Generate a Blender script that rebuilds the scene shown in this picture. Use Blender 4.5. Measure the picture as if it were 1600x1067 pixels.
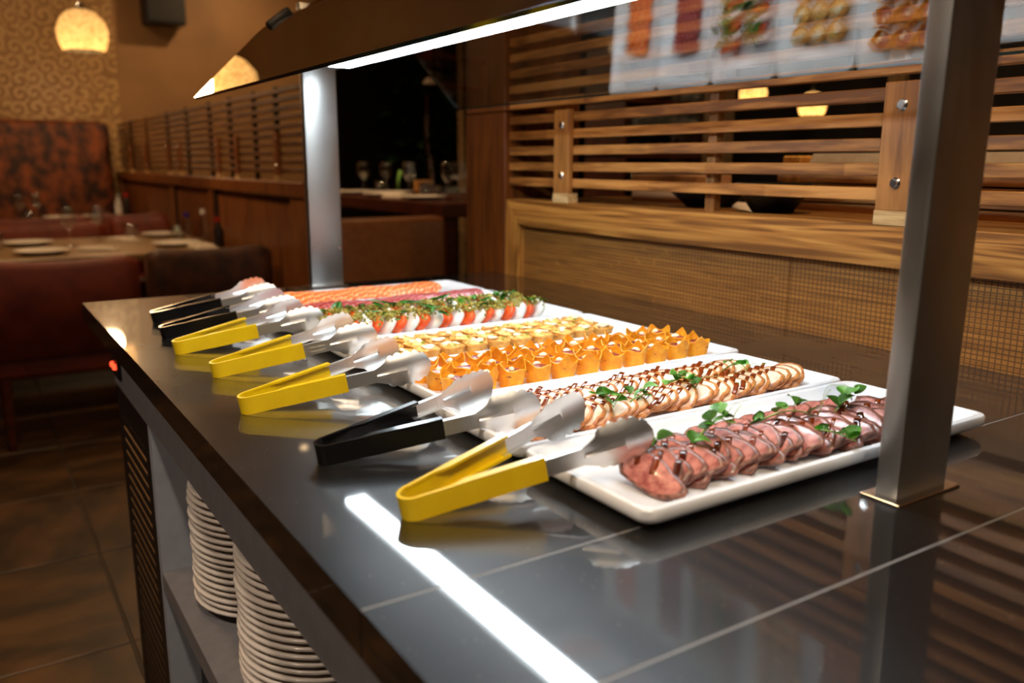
import bpy, bmesh, math, random
from mathutils import Vector, Matrix, Euler
random.seed(7)
PI = math.pi
sc = bpy.context.scene
for o in list(bpy.data.objects): bpy.data.objects.remove(o)
COL = sc.collection
ZC = 0.90                                   # height of the worktop

# ------------------------------------------------------------------ camera
def build_camera():
    W, H = 1600.0, 1067.0
    c = (W/2, H/2)
    vy, vx = (-72.0, 252.0), (2889.0, 262.0)          # vanishing points of the room's two axes
    f = math.sqrt(-((vy[0]-c[0])*(vx[0]-c[0]) + (vy[1]-c[1])*(vx[1]-c[1])))
    Y = Vector((vy[0]-c[0], vy[1]-c[1], f)).normalized()
    X = Vector((vx[0]-c[0], vx[1]-c[1], f)); X = (X - Y*X.dot(Y)).normalized()
    Z = X.cross(Y)
    R = Matrix((X, Y, Z))
    right, up, back = R @ Vector((1,0,0)), R @ Vector((0,-1,0)), R @ Vector((0,0,-1))
    cam = bpy.data.cameras.new('camera'); ob = bpy.data.objects.new('camera', cam)
    COL.objects.link(ob)
    m = Matrix((right, up, back)).transposed().to_4x4()
    m.translation = Vector((0, 0, ZC+0.30))
    ob.matrix_world = m
    cam.sensor_width = 36; cam.sensor_fit = 'HORIZONTAL'; cam.lens = f*36/W
    cam.clip_start = 0.02; cam.clip_end = 60
    cam.dof.use_dof = True; cam.dof.focus_distance = 1.08; cam.dof.aperture_fstop = 3.7
    sc.camera = ob
build_camera()

# ------------------------------------------------------------------ world, exposure, big lights
w = bpy.data.worlds.new('world'); sc.world = w; w.use_nodes = True
w.node_tree.nodes['Background'].inputs[0].default_value = (1.0, 0.70, 0.42, 1)
w.node_tree.nodes['Background'].inputs[1].default_value = 0.03
vs = sc.view_settings
vs.view_transform = 'Standard'; vs.look = 'None'; vs.gamma = 1; vs.use_curve_mapping = False
vs.exposure = 0.0
WARM = (1.0, 0.64, 0.33)
LED_STRENGTH = 32.0
DOWNLIGHTS = [  # x, y, z of the ceiling spots, watts, cone degrees, aim point; all unseen, some added as fill
    (0.35, -0.35, 3.1, 88, 95, (1.25, 0.9, 1.05)),
    (-0.2, 1.7, 3.1, 50, 100, (0.6, 1.9, 0.9)),
    (0.35, 3.0, 3.1, 40, 110, (0.6, 3.9, 0.6)),
    (0.25, 4.6, 3.1, 60, 115, (0.7, 5.2, 0.7)),
    (0.2, 6.9, 3.1, 40, 110, (0.7, 8.4, 1.6)),
    (2.4, 7.2, 3.1, 72, 115, (2.2, 8.6, 1.5)),
    (2.1, 4.6, 3.1, 90, 80, (2.4, 4.6, 1.0)),
    (1.42, 1.1, 3.1, 55, 34, (1.56, 1.05, 1.2)),  # added spot, narrowed to brighten the tray behind the slats
    (-.35, -.7, 3.1, 125, 46, (.42, .85, .92), (1.0, .84, .66)),  # unseen fill spot added to brighten the tong fronts
    (-1.5, .5, 3.1, 150, 60, (.22, 1.10, .62), (1.0, .80, .62)),  # unseen spot added to light the cabinet front and plates
]
PENDANT_W = 16.0

# ------------------------------------------------------------------ material helpers
class N:
    def __init__(s, name):
        s.m = bpy.data.materials.new(name); s.m.use_nodes = True
        s.t = s.m.node_tree; s.t.nodes.clear()
        s.out = s.t.nodes.new('ShaderNodeOutputMaterial')
    def n(s, kind, **kw):
        nd = s.t.nodes.new('ShaderNode'+kind)
        for k, v in kw.items():
            if k.startswith('i_'):
                key = k[2:].replace('_', ' ')
                nd.inputs[key].default_value = v
            else: setattr(nd, k, v)
        return nd
    def l(s, a, b): s.t.links.new(a, b)
    def bsdf(s, **kw):
        b = s.n('BsdfPrincipled')
        for k, v in kw.items():
            b.inputs[k].default_value = v
        s.l(b.outputs[0], s.out.inputs[0]); return b
    def coords(s, kind='Object', scale=(1,1,1), rot=(0,0,0)):
        tc = s.n('TexCoord'); mp = s.n('Mapping')
        mp.inputs['Scale'].default_value = scale; mp.inputs['Rotation'].default_value = rot
        s.l(tc.outputs[kind], mp.inputs[0]); return mp.outputs[0]
    def ramp(s, fac, stops):
        r = s.n('ValToRGB'); e = r.color_ramp.elements
        while len(e) < len(stops): e.new(0.5)
        for i, (p, c) in enumerate(stops):
            e[i].position = p; e[i].color = (*c, 1) if len(c) == 3 else c
        s.l(fac, r.inputs[0]); return r.outputs[0]
    def bump(s, h, b, strength=.3, dist=.002):
        bp = s.n('Bump'); bp.inputs['Strength'].default_value = strength; bp.inputs['Distance'].default_value = dist
        s.l(h, bp.inputs['Height']); s.l(bp.outputs[0], b.inputs['Normal'])
    def math(s, op, a, b=None):
        m = s.n('Math', operation=op)
        for i, v in enumerate((a, b)):
            if v is None: continue
            if isinstance(v, (int, float)): m.inputs[i].default_value = v
            else: s.l(v, m.inputs[i])
        return m.outputs[0]

def C(r, g, b):  # sRGB 0-255 to linear
    return tuple(((v/255)/12.92 if v/255 <= .04045 else ((v/255+.055)/1.055)**2.4) for v in (r, g, b))

def noise_mat(name, c1, c2, scale=20, rough=.5, metal=0, bump=0, bdist=.002, stretch=(1,1,1), detail=4, spec=.5, coat=0, sss=0, lo=.35, hi=.65, coord='Object', emit=None):
    s = N(name); b = s.bsdf(Roughness=rough, Metallic=metal)
    b.inputs['Specular IOR Level'].default_value = spec
    b.inputs['Coat Weight'].default_value = coat; b.inputs['Coat Roughness'].default_value = .08
    v = s.coords(coord, stretch)
    nz = s.n('TexNoise'); nz.inputs['Scale'].default_value = scale; nz.inputs['Detail'].default_value = detail
    s.l(v, nz.inputs['Vector'])
    s.l(s.ramp(nz.outputs['Fac'], [(lo, c1), (hi, c2)]), b.inputs['Base Color'])
    if bump: s.bump(nz.outputs['Fac'], b, bump, bdist)
    if sss:
        b.inputs['Subsurface Weight'].default_value = sss
        b.inputs['Subsurface Radius'].default_value = (.006, .003, .002); b.inputs['Subsurface Scale'].default_value = .6
    return s.m

def wood_mat(name, dark, mid, light, axis='Y', scale=1.0, rough=.42, blocks=False, ring=9, contrast=1, along=1.2):
    """grain runs along the given axis; every object gets its own tone"""
    s = N(name); b = s.bsdf(Roughness=rough)
    st = {'X': (along, 14, 14), 'Y': (14, along, 14), 'Z': (14, 14, along)}[axis]
    tc = s.n('TexCoord'); info = s.n('ObjectInfo')
    off = s.n('VectorMath', operation='MULTIPLY_ADD')
    off.inputs[1].default_value = (7, 5, 9)
    comb = s.n('CombineXYZ')
    for i in range(3): s.l(info.outputs['Random'], comb.inputs[i])
    s.l(comb.outputs[0], off.inputs[0]); s.l(tc.outputs['Object'], off.inputs[2])
    mp = s.n('Mapping'); mp.inputs['Scale'].default_value = [v*scale for v in st]; s.l(off.outputs[0], mp.inputs[0])
    nz = s.n('TexNoise'); nz.inputs['Scale'].default_value = 1.6; nz.inputs['Detail'].default_value = 3; nz.inputs['Distortion'].default_value = .6
    s.l(mp.outputs[0], nz.inputs['Vector'])
    rings = s.math('SINE', s.math('MULTIPLY', nz.outputs['Fac'], ring*2*PI/1.6))
    fine = s.n('TexNoise'); fine.inputs['Scale'].default_value = 9; fine.inputs['Detail'].default_value = 5
    s.l(mp.outputs[0], fine.inputs['Vector'])
    f = s.math('ADD', s.math('MULTIPLY', rings, .16*contrast), fine.outputs['Fac'])
    f = s.math('ADD', f, s.math('MULTIPLY', s.math('SUBTRACT', info.outputs['Random'], .5), .22))
    if blocks:   # glued-up lengths of different tone
        sep = s.n('SeparateXYZ'); s.l(off.outputs[0], sep.inputs[0])
        ax = {'X': 0, 'Y': 1, 'Z': 2}[axis]
        fl = s.math('FLOOR', s.math('MULTIPLY', sep.outputs[ax], 3.1))
        wn = s.n('TexWhiteNoise', noise_dimensions='2D')
        c2 = s.n('CombineXYZ'); s.l(fl, c2.inputs[0]); s.l(info.outputs['Random'], c2.inputs[1]); s.l(c2.outputs[0], wn.inputs['Vector'])
        f = s.math('ADD', f, s.math('MULTIPLY', s.math('SUBTRACT', wn.outputs['Value'], .5), .3))
    s.l(s.ramp(f, [(.25, dark), (.5, mid), (.78, light)]), b.inputs['Base Color'])
    s.bump(f, b, .15, .001)
    return s.m

def plain(name, col, rough=.5, metal=0, coat=0, spec=.5, sheen=0, aniso=0):
    s = N(name); b = s.bsdf(Roughness=rough, Metallic=metal)
    b.inputs['Base Color'].default_value = (*col, 1)
    b.inputs['Coat Weight'].default_value = coat; b.inputs['Coat Roughness'].default_value = .05
    b.inputs['Specular IOR Level'].default_value = spec; b.inputs['Sheen Weight'].default_value = sheen
    return s.m

def emit_mat(name, col, strength):
    s = N(name); e = s.n('Emission'); e.inputs[0].default_value = (*col, 1); e.inputs[1].default_value = strength
    s.l(e.outputs[0], s.out.inputs[0]); return s.m

def glass_mat(name, tint=(1, 1, 1), ior=1.5, gain=1.0, rough=0.0):
    """thin clear glass: fresnel mirror over a clear pane, the same for every ray"""
    s = N(name); tr = s.n('BsdfTransparent'); gl = s.n('BsdfGlossy'); mx = s.n('MixShader'); ge = s.n('NewGeometry')
    tr.inputs[0].default_value = (*tint, 1); gl.inputs['Roughness'].default_value = rough
    dt = s.n('VectorMath', operation='DOT_PRODUCT'); s.l(ge.outputs['Incoming'], dt.inputs[0]); s.l(ge.outputs['Normal'], dt.inputs[1])
    f0 = ((ior-1)/(ior+1))**2
    sch = s.math('POWER', s.math('SUBTRACT', 1.0, s.math('ABSOLUTE', dt.outputs['Value'])), 5)
    fac = s.math('MINIMUM', s.math('MULTIPLY', s.math('ADD', f0, s.math('MULTIPLY', sch, 1-f0)), gain), 1.0)
    s.l(fac, mx.inputs[0]); s.l(tr.outputs[0], mx.inputs[1]); s.l(gl.outputs[0], mx.inputs[2]); s.l(mx.outputs[0], s.out.inputs[0])
    return s.m

def stone_mat():
    s = N('polished_stone'); b = s.bsdf(Roughness=.3)
    v = s.coords('Object')
    a = s.n('TexNoise'); a.inputs['Scale'].default_value = 7; a.inputs['Detail'].default_value = 7; a.inputs['Roughness'].default_value = .65; s.l(v, a.inputs['Vector'])
    col = s.ramp(a.outputs['Fac'], [(.3, C(13, 12, 12)), (.55, C(21, 20, 20)), (.75, C(34, 32, 31))])
    vo = s.n('TexVoronoi'); vo.inputs['Scale'].default_value = 240; s.l(v, vo.inputs['Vector'])
    wn = s.n('TexWhiteNoise', noise_dimensions='3D'); s.l(vo.outputs['Position'], wn.inputs['Vector'])
    speck = s.math('MULTIPLY', s.math('LESS_THAN', vo.outputs['Distance'], .16), s.math('GREATER_THAN', wn.outputs['Value'], .93))
    mix = s.n('MixRGB'); s.l(speck, mix.inputs[0]); s.l(col, mix.inputs[1]); mix.inputs[2].default_value = (*C(120, 112, 100), 1)
    s.l(mix.outputs[0], b.inputs['Base Color'])
    rr = s.n('TexNoise'); rr.inputs['Scale'].default_value = 5; rr.inputs['Detail'].default_value = 6; s.l(v, rr.inputs['Vector'])
    mr = s.n('MapRange'); mr.inputs['From Min'].default_value = .3; mr.inputs['From Max'].default_value = .7
    mr.inputs['To Min'].default_value = .30; mr.inputs['To Max'].default_value = .42; s.l(rr.outputs['Fac'], mr.inputs[0])
    s.l(mr.outputs[0], b.inputs['Roughness'])
    b.inputs['Coat Weight'].default_value = 1.0; b.inputs['Coat Roughness'].default_value = .035
    b.inputs['Specular IOR Level'].default_value = .32
    b.inputs['Coat IOR'].default_value = 1.85
    return s.m

def steel_mat(name, axis='Z', col=(.60, .59, .57), rough=.28, smudge=.12):
    s = N(name); b = s.bsdf(Metallic=1.0, Roughness=rough)
    b.inputs['Base Color'].default_value = (*col, 1)
    st = {'X': (3, 300, 300), 'Y': (300, 3, 300), 'Z': (300, 300, 3)}[axis]
    v = s.coords('Object', st)
    nz = s.n('TexNoise'); nz.inputs['Scale'].default_value = 1; nz.inputs['Detail'].default_value = 3; s.l(v, nz.inputs['Vector'])
    v2 = s.coords('Object'); n2 = s.n('TexNoise'); n2.inputs['Scale'].default_value = 22; n2.inputs['Detail'].default_value = 4; s.l(v2, n2.inputs['Vector'])
    r = s.math('ADD', s.math('MULTIPLY', nz.outputs['Fac'], .14), s.math('MULTIPLY', n2.outputs['Fac'], smudge))
    s.l(s.math('ADD', r, rough-.12), b.inputs['Roughness'])
    s.bump(nz.outputs['Fac'], b, .02, .0003)
    return s.m

def weave_mat():
    """veneer panel scored with a fine irregular grid"""
    s = N('scored_veneer'); b = s.bsdf(Roughness=.5)
    tc = s.n('TexCoord'); sep = s.n('SeparateXYZ'); s.l(tc.outputs['Object'], sep.inputs[0])
    n1 = s.n('TexNoise'); n1.inputs['Scale'].default_value = 9; s.l(tc.outputs['Object'], n1.inputs['Vector'])
    wob = s.math('MULTIPLY', n1.outputs['Fac'], .0035)
    def lines(ax, per, width):
        f = s.math('FRACT', s.math('MULTIPLY', s.math('ADD', sep.outputs[ax], wob), 1/per))
        return s.math('LESS_THAN', f, width)
    st = s.n('Mapping'); st.inputs['Scale'].default_value = (1, 1.2, 26); s.l(tc.outputs['Object'], st.inputs[0])
    n2 = s.n('TexNoise'); n2.inputs['Scale'].default_value = 6; n2.inputs['Detail'].default_value = 5; s.l(st.outputs[0], n2.inputs['Vector'])
    n3 = s.n('TexNoise'); n3.inputs['Scale'].default_value = 55; s.l(tc.outputs['Object'], n3.inputs['Vector'])
    brk = s.math('GREATER_THAN', n3.outputs['Fac'], .30)
    ln = s.math('MULTIPLY', s.math('MAXIMUM', lines(1, .0092, .22), lines(2, .0080, .24)), brk)
    base = s.ramp(n2.outputs['Fac'], [(.25, C(118, 74, 28)), (.5, C(160, 104, 42)), (.8, C(186, 126, 56))])
    mx = s.n('MixRGB'); s.l(s.math('MULTIPLY', ln, .72), mx.inputs[0]); s.l(base, mx.inputs[1]); mx.inputs[2].default_value = (*C(62, 36, 14), 1)
    s.l(mx.outputs[0], b.inputs['Base Color'])
    s.bump(s.math('SUBTRACT', 1.0, ln), b, .5, .0008)
    return s.m

def wallpaper_mat():
    s = N('swirl_wallpaper'); b = s.bsdf(Roughness=.6)
    tc = s.n('TexCoord'); sep = s.n('SeparateXYZ'); s.l(tc.outputs['Object'], sep.inputs[0])
    vo = s.n('TexVoronoi'); vo.inputs['Scale'].default_value = 8.0; vo.inputs['Randomness'].default_value = .45
    mp = s.n('Mapping'); mp.inputs['Scale'].default_value = (1, 0, 1); s.l(tc.outputs['Object'], mp.inputs[0]); s.l(mp.outputs[0], vo.inputs['Vector'])
    sub = s.n('VectorMath', operation='SUBTRACT'); s.l(mp.outputs[0], sub.inputs[0]); s.l(vo.outputs['Position'], sub.inputs[1])
    s2 = s.n('SeparateXYZ'); s.l(sub.outputs[0], s2.inputs[0])
    ang = s.math('ARCTAN2', s2.outputs[2], s2.outputs[0])
    ph = s.math('ADD', s.math('MULTIPLY', vo.outputs['Distance'], 15), ang)
    sw = s.math('SINE', ph)
    sw = s.math('GREATER_THAN', sw, -.05)
    edge = s.math('LESS_THAN', vo.outputs['Distance'], .72)
    m = s.math('MULTIPLY', sw, edge)
    on = s.math('LESS_THAN', sep.outputs[0], 1.32)        # the plain paper starts here
    m = s.math('MULTIPLY', m, on)
    nz = s.n('TexNoise'); nz.inputs['Scale'].default_value = 3; s.l(tc.outputs['Object'], nz.inputs['Vector'])
    c0 = s.ramp(nz.outputs['Fac'], [(.3, C(150, 112, 70)), (.7, C(166, 124, 78))])
    mx = s.n('MixRGB'); s.l(m, mx.inputs[0]); s.l(c0, mx.inputs[1]); mx.inputs[2].default_value = (*C(198, 160, 104), 1)
    s.l(mx.outputs[0], b.inputs['Base Color'])
    s.l(s.math('SUBTRACT', .62, s.math('MULTIPLY', m, .22)), b.inputs['Roughness'])
    s.bump(m, b, .4, .002)
    return s.m

def stripe_mat(name, c1, c2, freq, rough=.35, axis=0, dist=.4, coat=.25, sss=.15, width=(.45, .75)):
    s = N(name); b = s.bsdf(Roughness=rough); b.inputs['Coat Weight'].default_value = coat; b.inputs['Coat Roughness'].default_value = .15
    tc = s.n('TexCoord'); info = s.n('ObjectInfo')
    add = s.n('VectorMath', operation='ADD'); s.l(tc.outputs['Object'], add.inputs[0])
    cx = s.n('CombineXYZ'); s.l(s.math('MULTIPLY', info.outputs['Random'], .05), cx.inputs[0]); s.l(info.outputs['Random'], cx.inputs[2]); s.l(cx.outputs[0], add.inputs[1])
    wv = s.n('TexWave'); wv.bands_direction = ('X', 'Y', 'Z')[axis] if axis < 3 else 'DIAGONAL'
    wv.inputs['Scale'].default_value = freq; wv.inputs['Distortion'].default_value = 3*dist*4; wv.inputs['Detail'].default_value = 2; wv.inputs['Detail Scale'].default_value = .6
    s.l(add.outputs[0], wv.inputs['Vector'])
    s.l(s.ramp(wv.outputs['Fac'], [(width[0], c1), (width[1], c2)]), b.inputs['Base Color'])
    b.inputs['Subsurface Weight'].default_value = sss; b.inputs['Subsurface Radius'].default_value = (.006, .003, .002); b.inputs['Subsurface Scale'].default_value = .5
    return s.m

M = {}
M['stone'] = stone_mat()
M['seam'] = plain('seam_filler', C(140, 140, 140), .5)
M['steel'] = steel_mat('brushed_steel', 'Z', (.48, .475, .46), .38, .16)
M['steel_tong'] = steel_mat('tong_steel', 'X', (.76, .75, .73), .38, .10)
M['chrome'] = plain('bright_metal', (.7, .69, .67), .2, 1)
M['yellow'] = noise_mat('yellow_grip', C(226, 190, 4), C(236, 202, 14), 30, .32, coat=.3)
M['black_grip'] = plain('black_grip', C(12, 12, 14), .22, coat=.4)
M['black'] = plain('black_paint', C(10, 9, 9), .45)
M['dark'] = plain('dark_void', C(14, 11, 10), .6)
M['white_ceramic'] = plain('white_melamine', C(236, 238, 242), .22, coat=.25)
M['plate_ceramic'] = plain('cream_stoneware', C(222, 212, 202), .18, coat=.4)
M['table_plate'] = plain('white_porcelain', C(232, 222, 208), .25, coat=.3)
M['ash'] = wood_mat('ash_rail', C(120, 74, 26), C(168, 110, 46), C(198, 142, 70), 'Y', 1.0, .45, ring=12, contrast=1.25, along=.5)
M['ash_v'] = wood_mat('ash_stile', C(122, 76, 26), C(168, 110, 46), C(194, 138, 66), 'Z', 1.0, .45, ring=10)
M['slat'] = wood_mat('slat_wood', C(112, 68, 28), C(158, 104, 48), C(190, 134, 72), 'Y', 1.0, .42, blocks=True, ring=5)
M['slat_shaded'] = wood_mat('shaded_slat_wood', C(70, 40, 16), C(100, 60, 25), C(122, 78, 36), 'Y', 1.0, .5, ring=5)  # same slat wood, the far screen's dimmer light put into its colour
M['stile'] = wood_mat('stile_wood', C(104, 64, 28), C(142, 92, 42), C(166, 112, 56), 'Z', 1.0, .42, ring=4)
M['pale_block'] = wood_mat('pale_block', C(168, 132, 84), C(196, 160, 108), C(214, 180, 128), 'Y', 1.5, .5)
M['weave'] = weave_mat()
M['mahogany'] = wood_mat('pillar_wood', C(70, 34, 10), C(100, 52, 16), C(120, 66, 22), 'Z', .8, .38, ring=4)
M['walnut'] = wood_mat('partition_wood', C(88, 46, 18), C(124, 70, 28), C(146, 88, 38), 'Z', .8, .4, ring=4)
M['table_wood'] = wood_mat('table_wood', C(112, 86, 58), C(146, 116, 80), C(168, 138, 98), 'X', .7, .3, ring=4)
M['dark_table'] = wood_mat('dark_table_wood', C(50, 22, 14), C(74, 32, 18), C(96, 46, 26), 'X', .7, .3, ring=4)
M['weather'] = noise_mat('cabinet_laminate', C(112, 110, 114), C(120, 118, 121), 40, .5)
M['niche'] = noise_mat('niche_laminate', C(150, 154, 164), C(158, 162, 172), 30, .5)
M['grille_back'] = plain('grille_back', C(226, 168, 108), .5)
M['wallpaper'] = wallpaper_mat()
M['plaster'] = noise_mat('tan_plaster', C(146, 104, 62), C(158, 114, 68), 4, .7)
M['ceil'] = noise_mat('ceiling_paint', C(204, 178, 146), C(212, 186, 154), 3, .8)
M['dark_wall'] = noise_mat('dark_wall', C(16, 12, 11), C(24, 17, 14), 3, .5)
M['velvet'] = noise_mat('crushed_velvet', C(48, 17, 6), C(144, 72, 26), 11, .6, stretch=(1, 1, .8), detail=5, lo=.40, hi=.68)
M['velvet_red'] = noise_mat('rust_velvet', C(92, 30, 11), C(126, 48, 18), 8, .6, detail=4)
M['velvet_brown'] = noise_mat('brown_velvet', C(52, 28, 16), C(90, 50, 28), 14, .6, detail=4)
M['leather'] = noise_mat('brown_leather', C(122, 72, 32), C(134, 82, 38), 30, .45)
M['slate'] = noise_mat('slate_tile', C(44, 34, 22), C(98, 68, 38), 3.2, .42, bump=.35, bdist=.006, stretch=(1, 2.2, 1), detail=7)
M['grout'] = plain('grout', C(70, 60, 48), .8)
M['leaf_dark'] = noise_mat('fig_leaf', C(20, 46, 16), C(40, 74, 26), 10, .4)
M['terracotta'] = plain('planter_brown', C(90, 48, 26), .6)
M['clear'] = glass_mat('clear_glass', (.96, .97, .97), 1.45, 2.2, .05)
M['guard'] = glass_mat('guard_glass', (.92, .94, .93), 1.52, 3.8)
M['guard_edge'] = plain('green_glass_edge', C(16, 40, 34), .12, coat=.5)
M['linen'] = noise_mat('linen', C(214, 200, 180), C(226, 214, 196), 60, .8)
# food
M['salmon'] = stripe_mat('salmon_flesh', C(238, 104, 36), C(252, 166, 104), 26, .35, 3, .35, .3)
M['tuna'] = stripe_mat('tuna_flesh', C(150, 46, 48), C(198, 104, 98), 40, .35, 3, .3, .3, width=(.45, .95))
M['mozz'] = noise_mat('mozzarella', C(244, 242, 236), C(252, 250, 246), 40, .35, sss=.2)
M['tomato'] = noise_mat('tomato_flesh', C(226, 74, 22), C(244, 112, 50), 60, .25, coat=.3, sss=.1)
M['pesto'] = noise_mat('pesto', C(92, 108, 22), C(196, 176, 80), 260, .45, detail=2)
M['basil'] = noise_mat('basil_leaf', C(30, 104, 18), C(70, 146, 34), 60, .35)
M['pastry'] = noise_mat('pastry', C(204, 136, 50), C(236, 180, 92), 70, .6, bump=.3, bdist=.001)
M['quiche'] = noise_mat('quiche_filling', C(222, 150, 54), C(248, 208, 122), 110, .4, bump=.5, bdist=.002, detail=5)
M['cream'] = noise_mat('cream_cheese', C(250, 226, 182), C(254, 242, 218), 80, .4, sss=.1)
M['green_bit'] = noise_mat('herb_bit', C(128, 140, 24), C(176, 180, 52), 90, .4)
M['tortilla'] = noise_mat('tortilla', C(236, 148, 12), C(252, 178, 34), 90, .55, bump=.15, bdist=.001)
M['tartare'] = noise_mat('tartare', C(118, 34, 26), C(190, 92, 66), 170, .3, coat=.5, bump=.6, bdist=.003, detail=3)
M['chicken'] = noise_mat('chicken_meat', C(230, 186, 152), C(246, 222, 198), 90, .4, coat=.25, sss=.15, bump=.3, bdist=.001)
M['chicken_rim'] = noise_mat('chicken_crust', C(150, 74, 24), C(216, 144, 78), 120, .4, coat=.3)
M['beef'] = noise_mat('beef_meat', C(146, 66, 60), C(204, 132, 118), 120, .34, coat=.35, sss=.12, bump=.5, bdist=.0015)
M['beef_rim'] = noise_mat('beef_crust', C(78, 40, 30), C(154, 98, 80), 150, .38, coat=.35, bump=.4, bdist=.001)
M['sauce'] = plain('balsamic_glaze', C(128, 52, 14), .15, coat=.6)
M['sauce_dark'] = plain('dark_glaze', C(72, 24, 14), .1, coat=.8)
M['pea_leaf'] = noise_mat('pea_leaf', C(84, 150, 44), C(142, 196, 92), 40, .4)
M['pea_stem'] = plain('pea_stem', C(140, 176, 84), .45)
M['red_led'] = emit_mat('red_led', (1, .06, .02), 3)

# ------------------------------------------------------------------ geometry helpers
def mesh_from(bm, name, mats, smooth=False):
    me = bpy.data.meshes.new(name); bmesh.ops.recalc_face_normals(bm, faces=bm.faces[:]); bm.to_mesh(me); bm.free()
    for m in (mats if isinstance(mats, (list, tuple)) else [mats]): me.materials.append(m)
    if smooth:
        me.polygons.foreach_set('use_smooth', [True]*len(me.polygons))
        if smooth == 'auto':
            try: me.set_sharp_from_angle(angle=math.radians(38))
            except Exception: pass
    return me
def link(name, me, parent=None, loc=(0,0,0), rot=(0,0,0), scale=(1,1,1)):
    o = bpy.data.objects.new(name, me); COL.objects.link(o)
    o.location = loc; o.rotation_euler = rot; o.scale = scale
    if parent is not None: o.parent = parent
    return o
def tag(o, label=None, cat=None, group=None, kind=None):
    if label: o['label'] = label
    if cat: o['category'] = cat
    if group: o['group'] = group
    if kind: o['kind'] = kind
    return o
def thing(name, loc, label=None, cat=None, group=None, rot=(0,0,0), kind=None):
    o = bpy.data.objects.new(name, None); COL.objects.link(o); o.location = loc; o.rotation_euler = rot
    o.empty_display_size = .05
    return tag(o, label, cat, group, kind)
def part(name, bm, mats, parent, smooth=False, local=False):
    """mesh child; geometry given in world axes unless local, parent unrotated"""
    if parent is not None and not local:
        p = Vector((0,0,0)); q = parent
        while q is not None: p += q.location; q = q.parent
        bmesh.ops.translate(bm, verts=bm.verts[:], vec=-p)
    return link(name, mesh_from(bm, name, mats, smooth), parent)
def solo(name, bm, mats, origin, label, cat, group=None, smooth=False, kind=None):
    bmesh.ops.translate(bm, verts=bm.verts[:], vec=-Vector(origin))
    return tag(link(name, mesh_from(bm, name, mats, smooth), None, origin), label, cat, group, kind)
def nth(i):
    return '%d%s' % (i, 'th' if 10 < i % 100 < 14 else {1: 'st', 2: 'nd', 3: 'rd'}.get(i % 10, 'th'))
def copy_tree(o, parent=None, loc=None, rot=None, label=None):
    c = o.copy(); COL.objects.link(c); c.parent = parent
    if loc is not None: c.location = loc
    if rot is not None: c.rotation_euler = rot
    if label: c['label'] = label
    for ch in list(o.children): copy_tree(ch, c)
    return c
def add_box(bm, x0, x1, y0, y1, z0, z1, bev=0, seg=1, mi=0):
    vs_ = [bm.verts.new((x, y, z)) for x in (x0, x1) for y in (y0, y1) for z in (z0, z1)]
    fs = [bm.faces.new([vs_[i] for i in f]) for f in ((0,1,3,2), (4,6,7,5), (0,4,5,1), (2,3,7,6), (0,2,6,4), (1,5,7,3))]
    for f in fs: f.material_index = mi
    if bev:
        ed = set(e for f in fs for e in f.edges)
        bmesh.ops.bevel(bm, geom=list(ed), offset=bev, segments=seg, affect='EDGES', profile=.5)
    return bm
def box(x0, x1, y0, y1, z0, z1, bev=0, seg=1): return add_box(bmesh.new(), x0, x1, y0, y1, z0, z1, bev, seg)
def loft(bm, rings, cap0=True, cap1=True, closed=True, mi=0):
    R = [[bm.verts.new(p) for p in r] for r in rings]
    n = len(R[0])
    for a, b in zip(R, R[1:]):
        for i in range(n if closed else n-1):
            j = (i+1) % n
            f = bm.faces.new((a[i], a[j], b[j], b[i])); f.material_index = mi
    if cap0: bm.faces.new(R[0][::-1]).material_index = mi
    if cap1: bm.faces.new(R[-1]).material_index = mi
    return bm
def lathe(prof, seg=20, bm=None, cx=0, cy=0, cz=0, cap0=True, cap1=True):
    bm = bm or bmesh.new()
    rings = [[(cx+r*math.cos(2*PI*i/seg), cy+r*math.sin(2*PI*i/seg), cz+z) for i in range(seg)] for r, z in prof]
    return loft(bm, rings, cap0, cap1)
def tube(pts, rad, bm=None, seg=6, taper=None):
    bm = bm or bmesh.new(); pts = [Vector(p) for p in pts]; rings = []
    for i, p in enumerate(pts):
        d = (pts[min(i+1, len(pts)-1)] - pts[max(i-1, 0)]).normalized()
        u = d.cross(Vector((0,0,1)))
        if u.length < 1e-3: u = d.cross(Vector((1,0,0)))
        u.normalize(); v = d.cross(u)
        r = rad if taper is None else rad*(1+(taper-1)*i/(len(pts)-1))
        rings.append([p + (u*math.cos(2*PI*k/seg)+v*math.sin(2*PI*k/seg))*r for k in range(seg)])
    return loft(bm, rings)
def rrect(w, d, r, n=5):
    pts = []
    for cx, cy, a0 in ((w/2-r, d/2-r, 0), (-w/2+r, d/2-r, PI/2), (-w/2+r, -d/2+r, PI), (w/2-r, -d/2+r, 1.5*PI)):
        for i in range(n+1):
            a = a0 + PI/2*i/n; pts.append((cx+r*math.cos(a), cy+r*math.sin(a)))
    return pts
def cushion(x0, x1, y0, y1, z0, z1, r=.04, seg=3): return box(x0, x1, y0, y1, z0, z1, r, seg)

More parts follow.
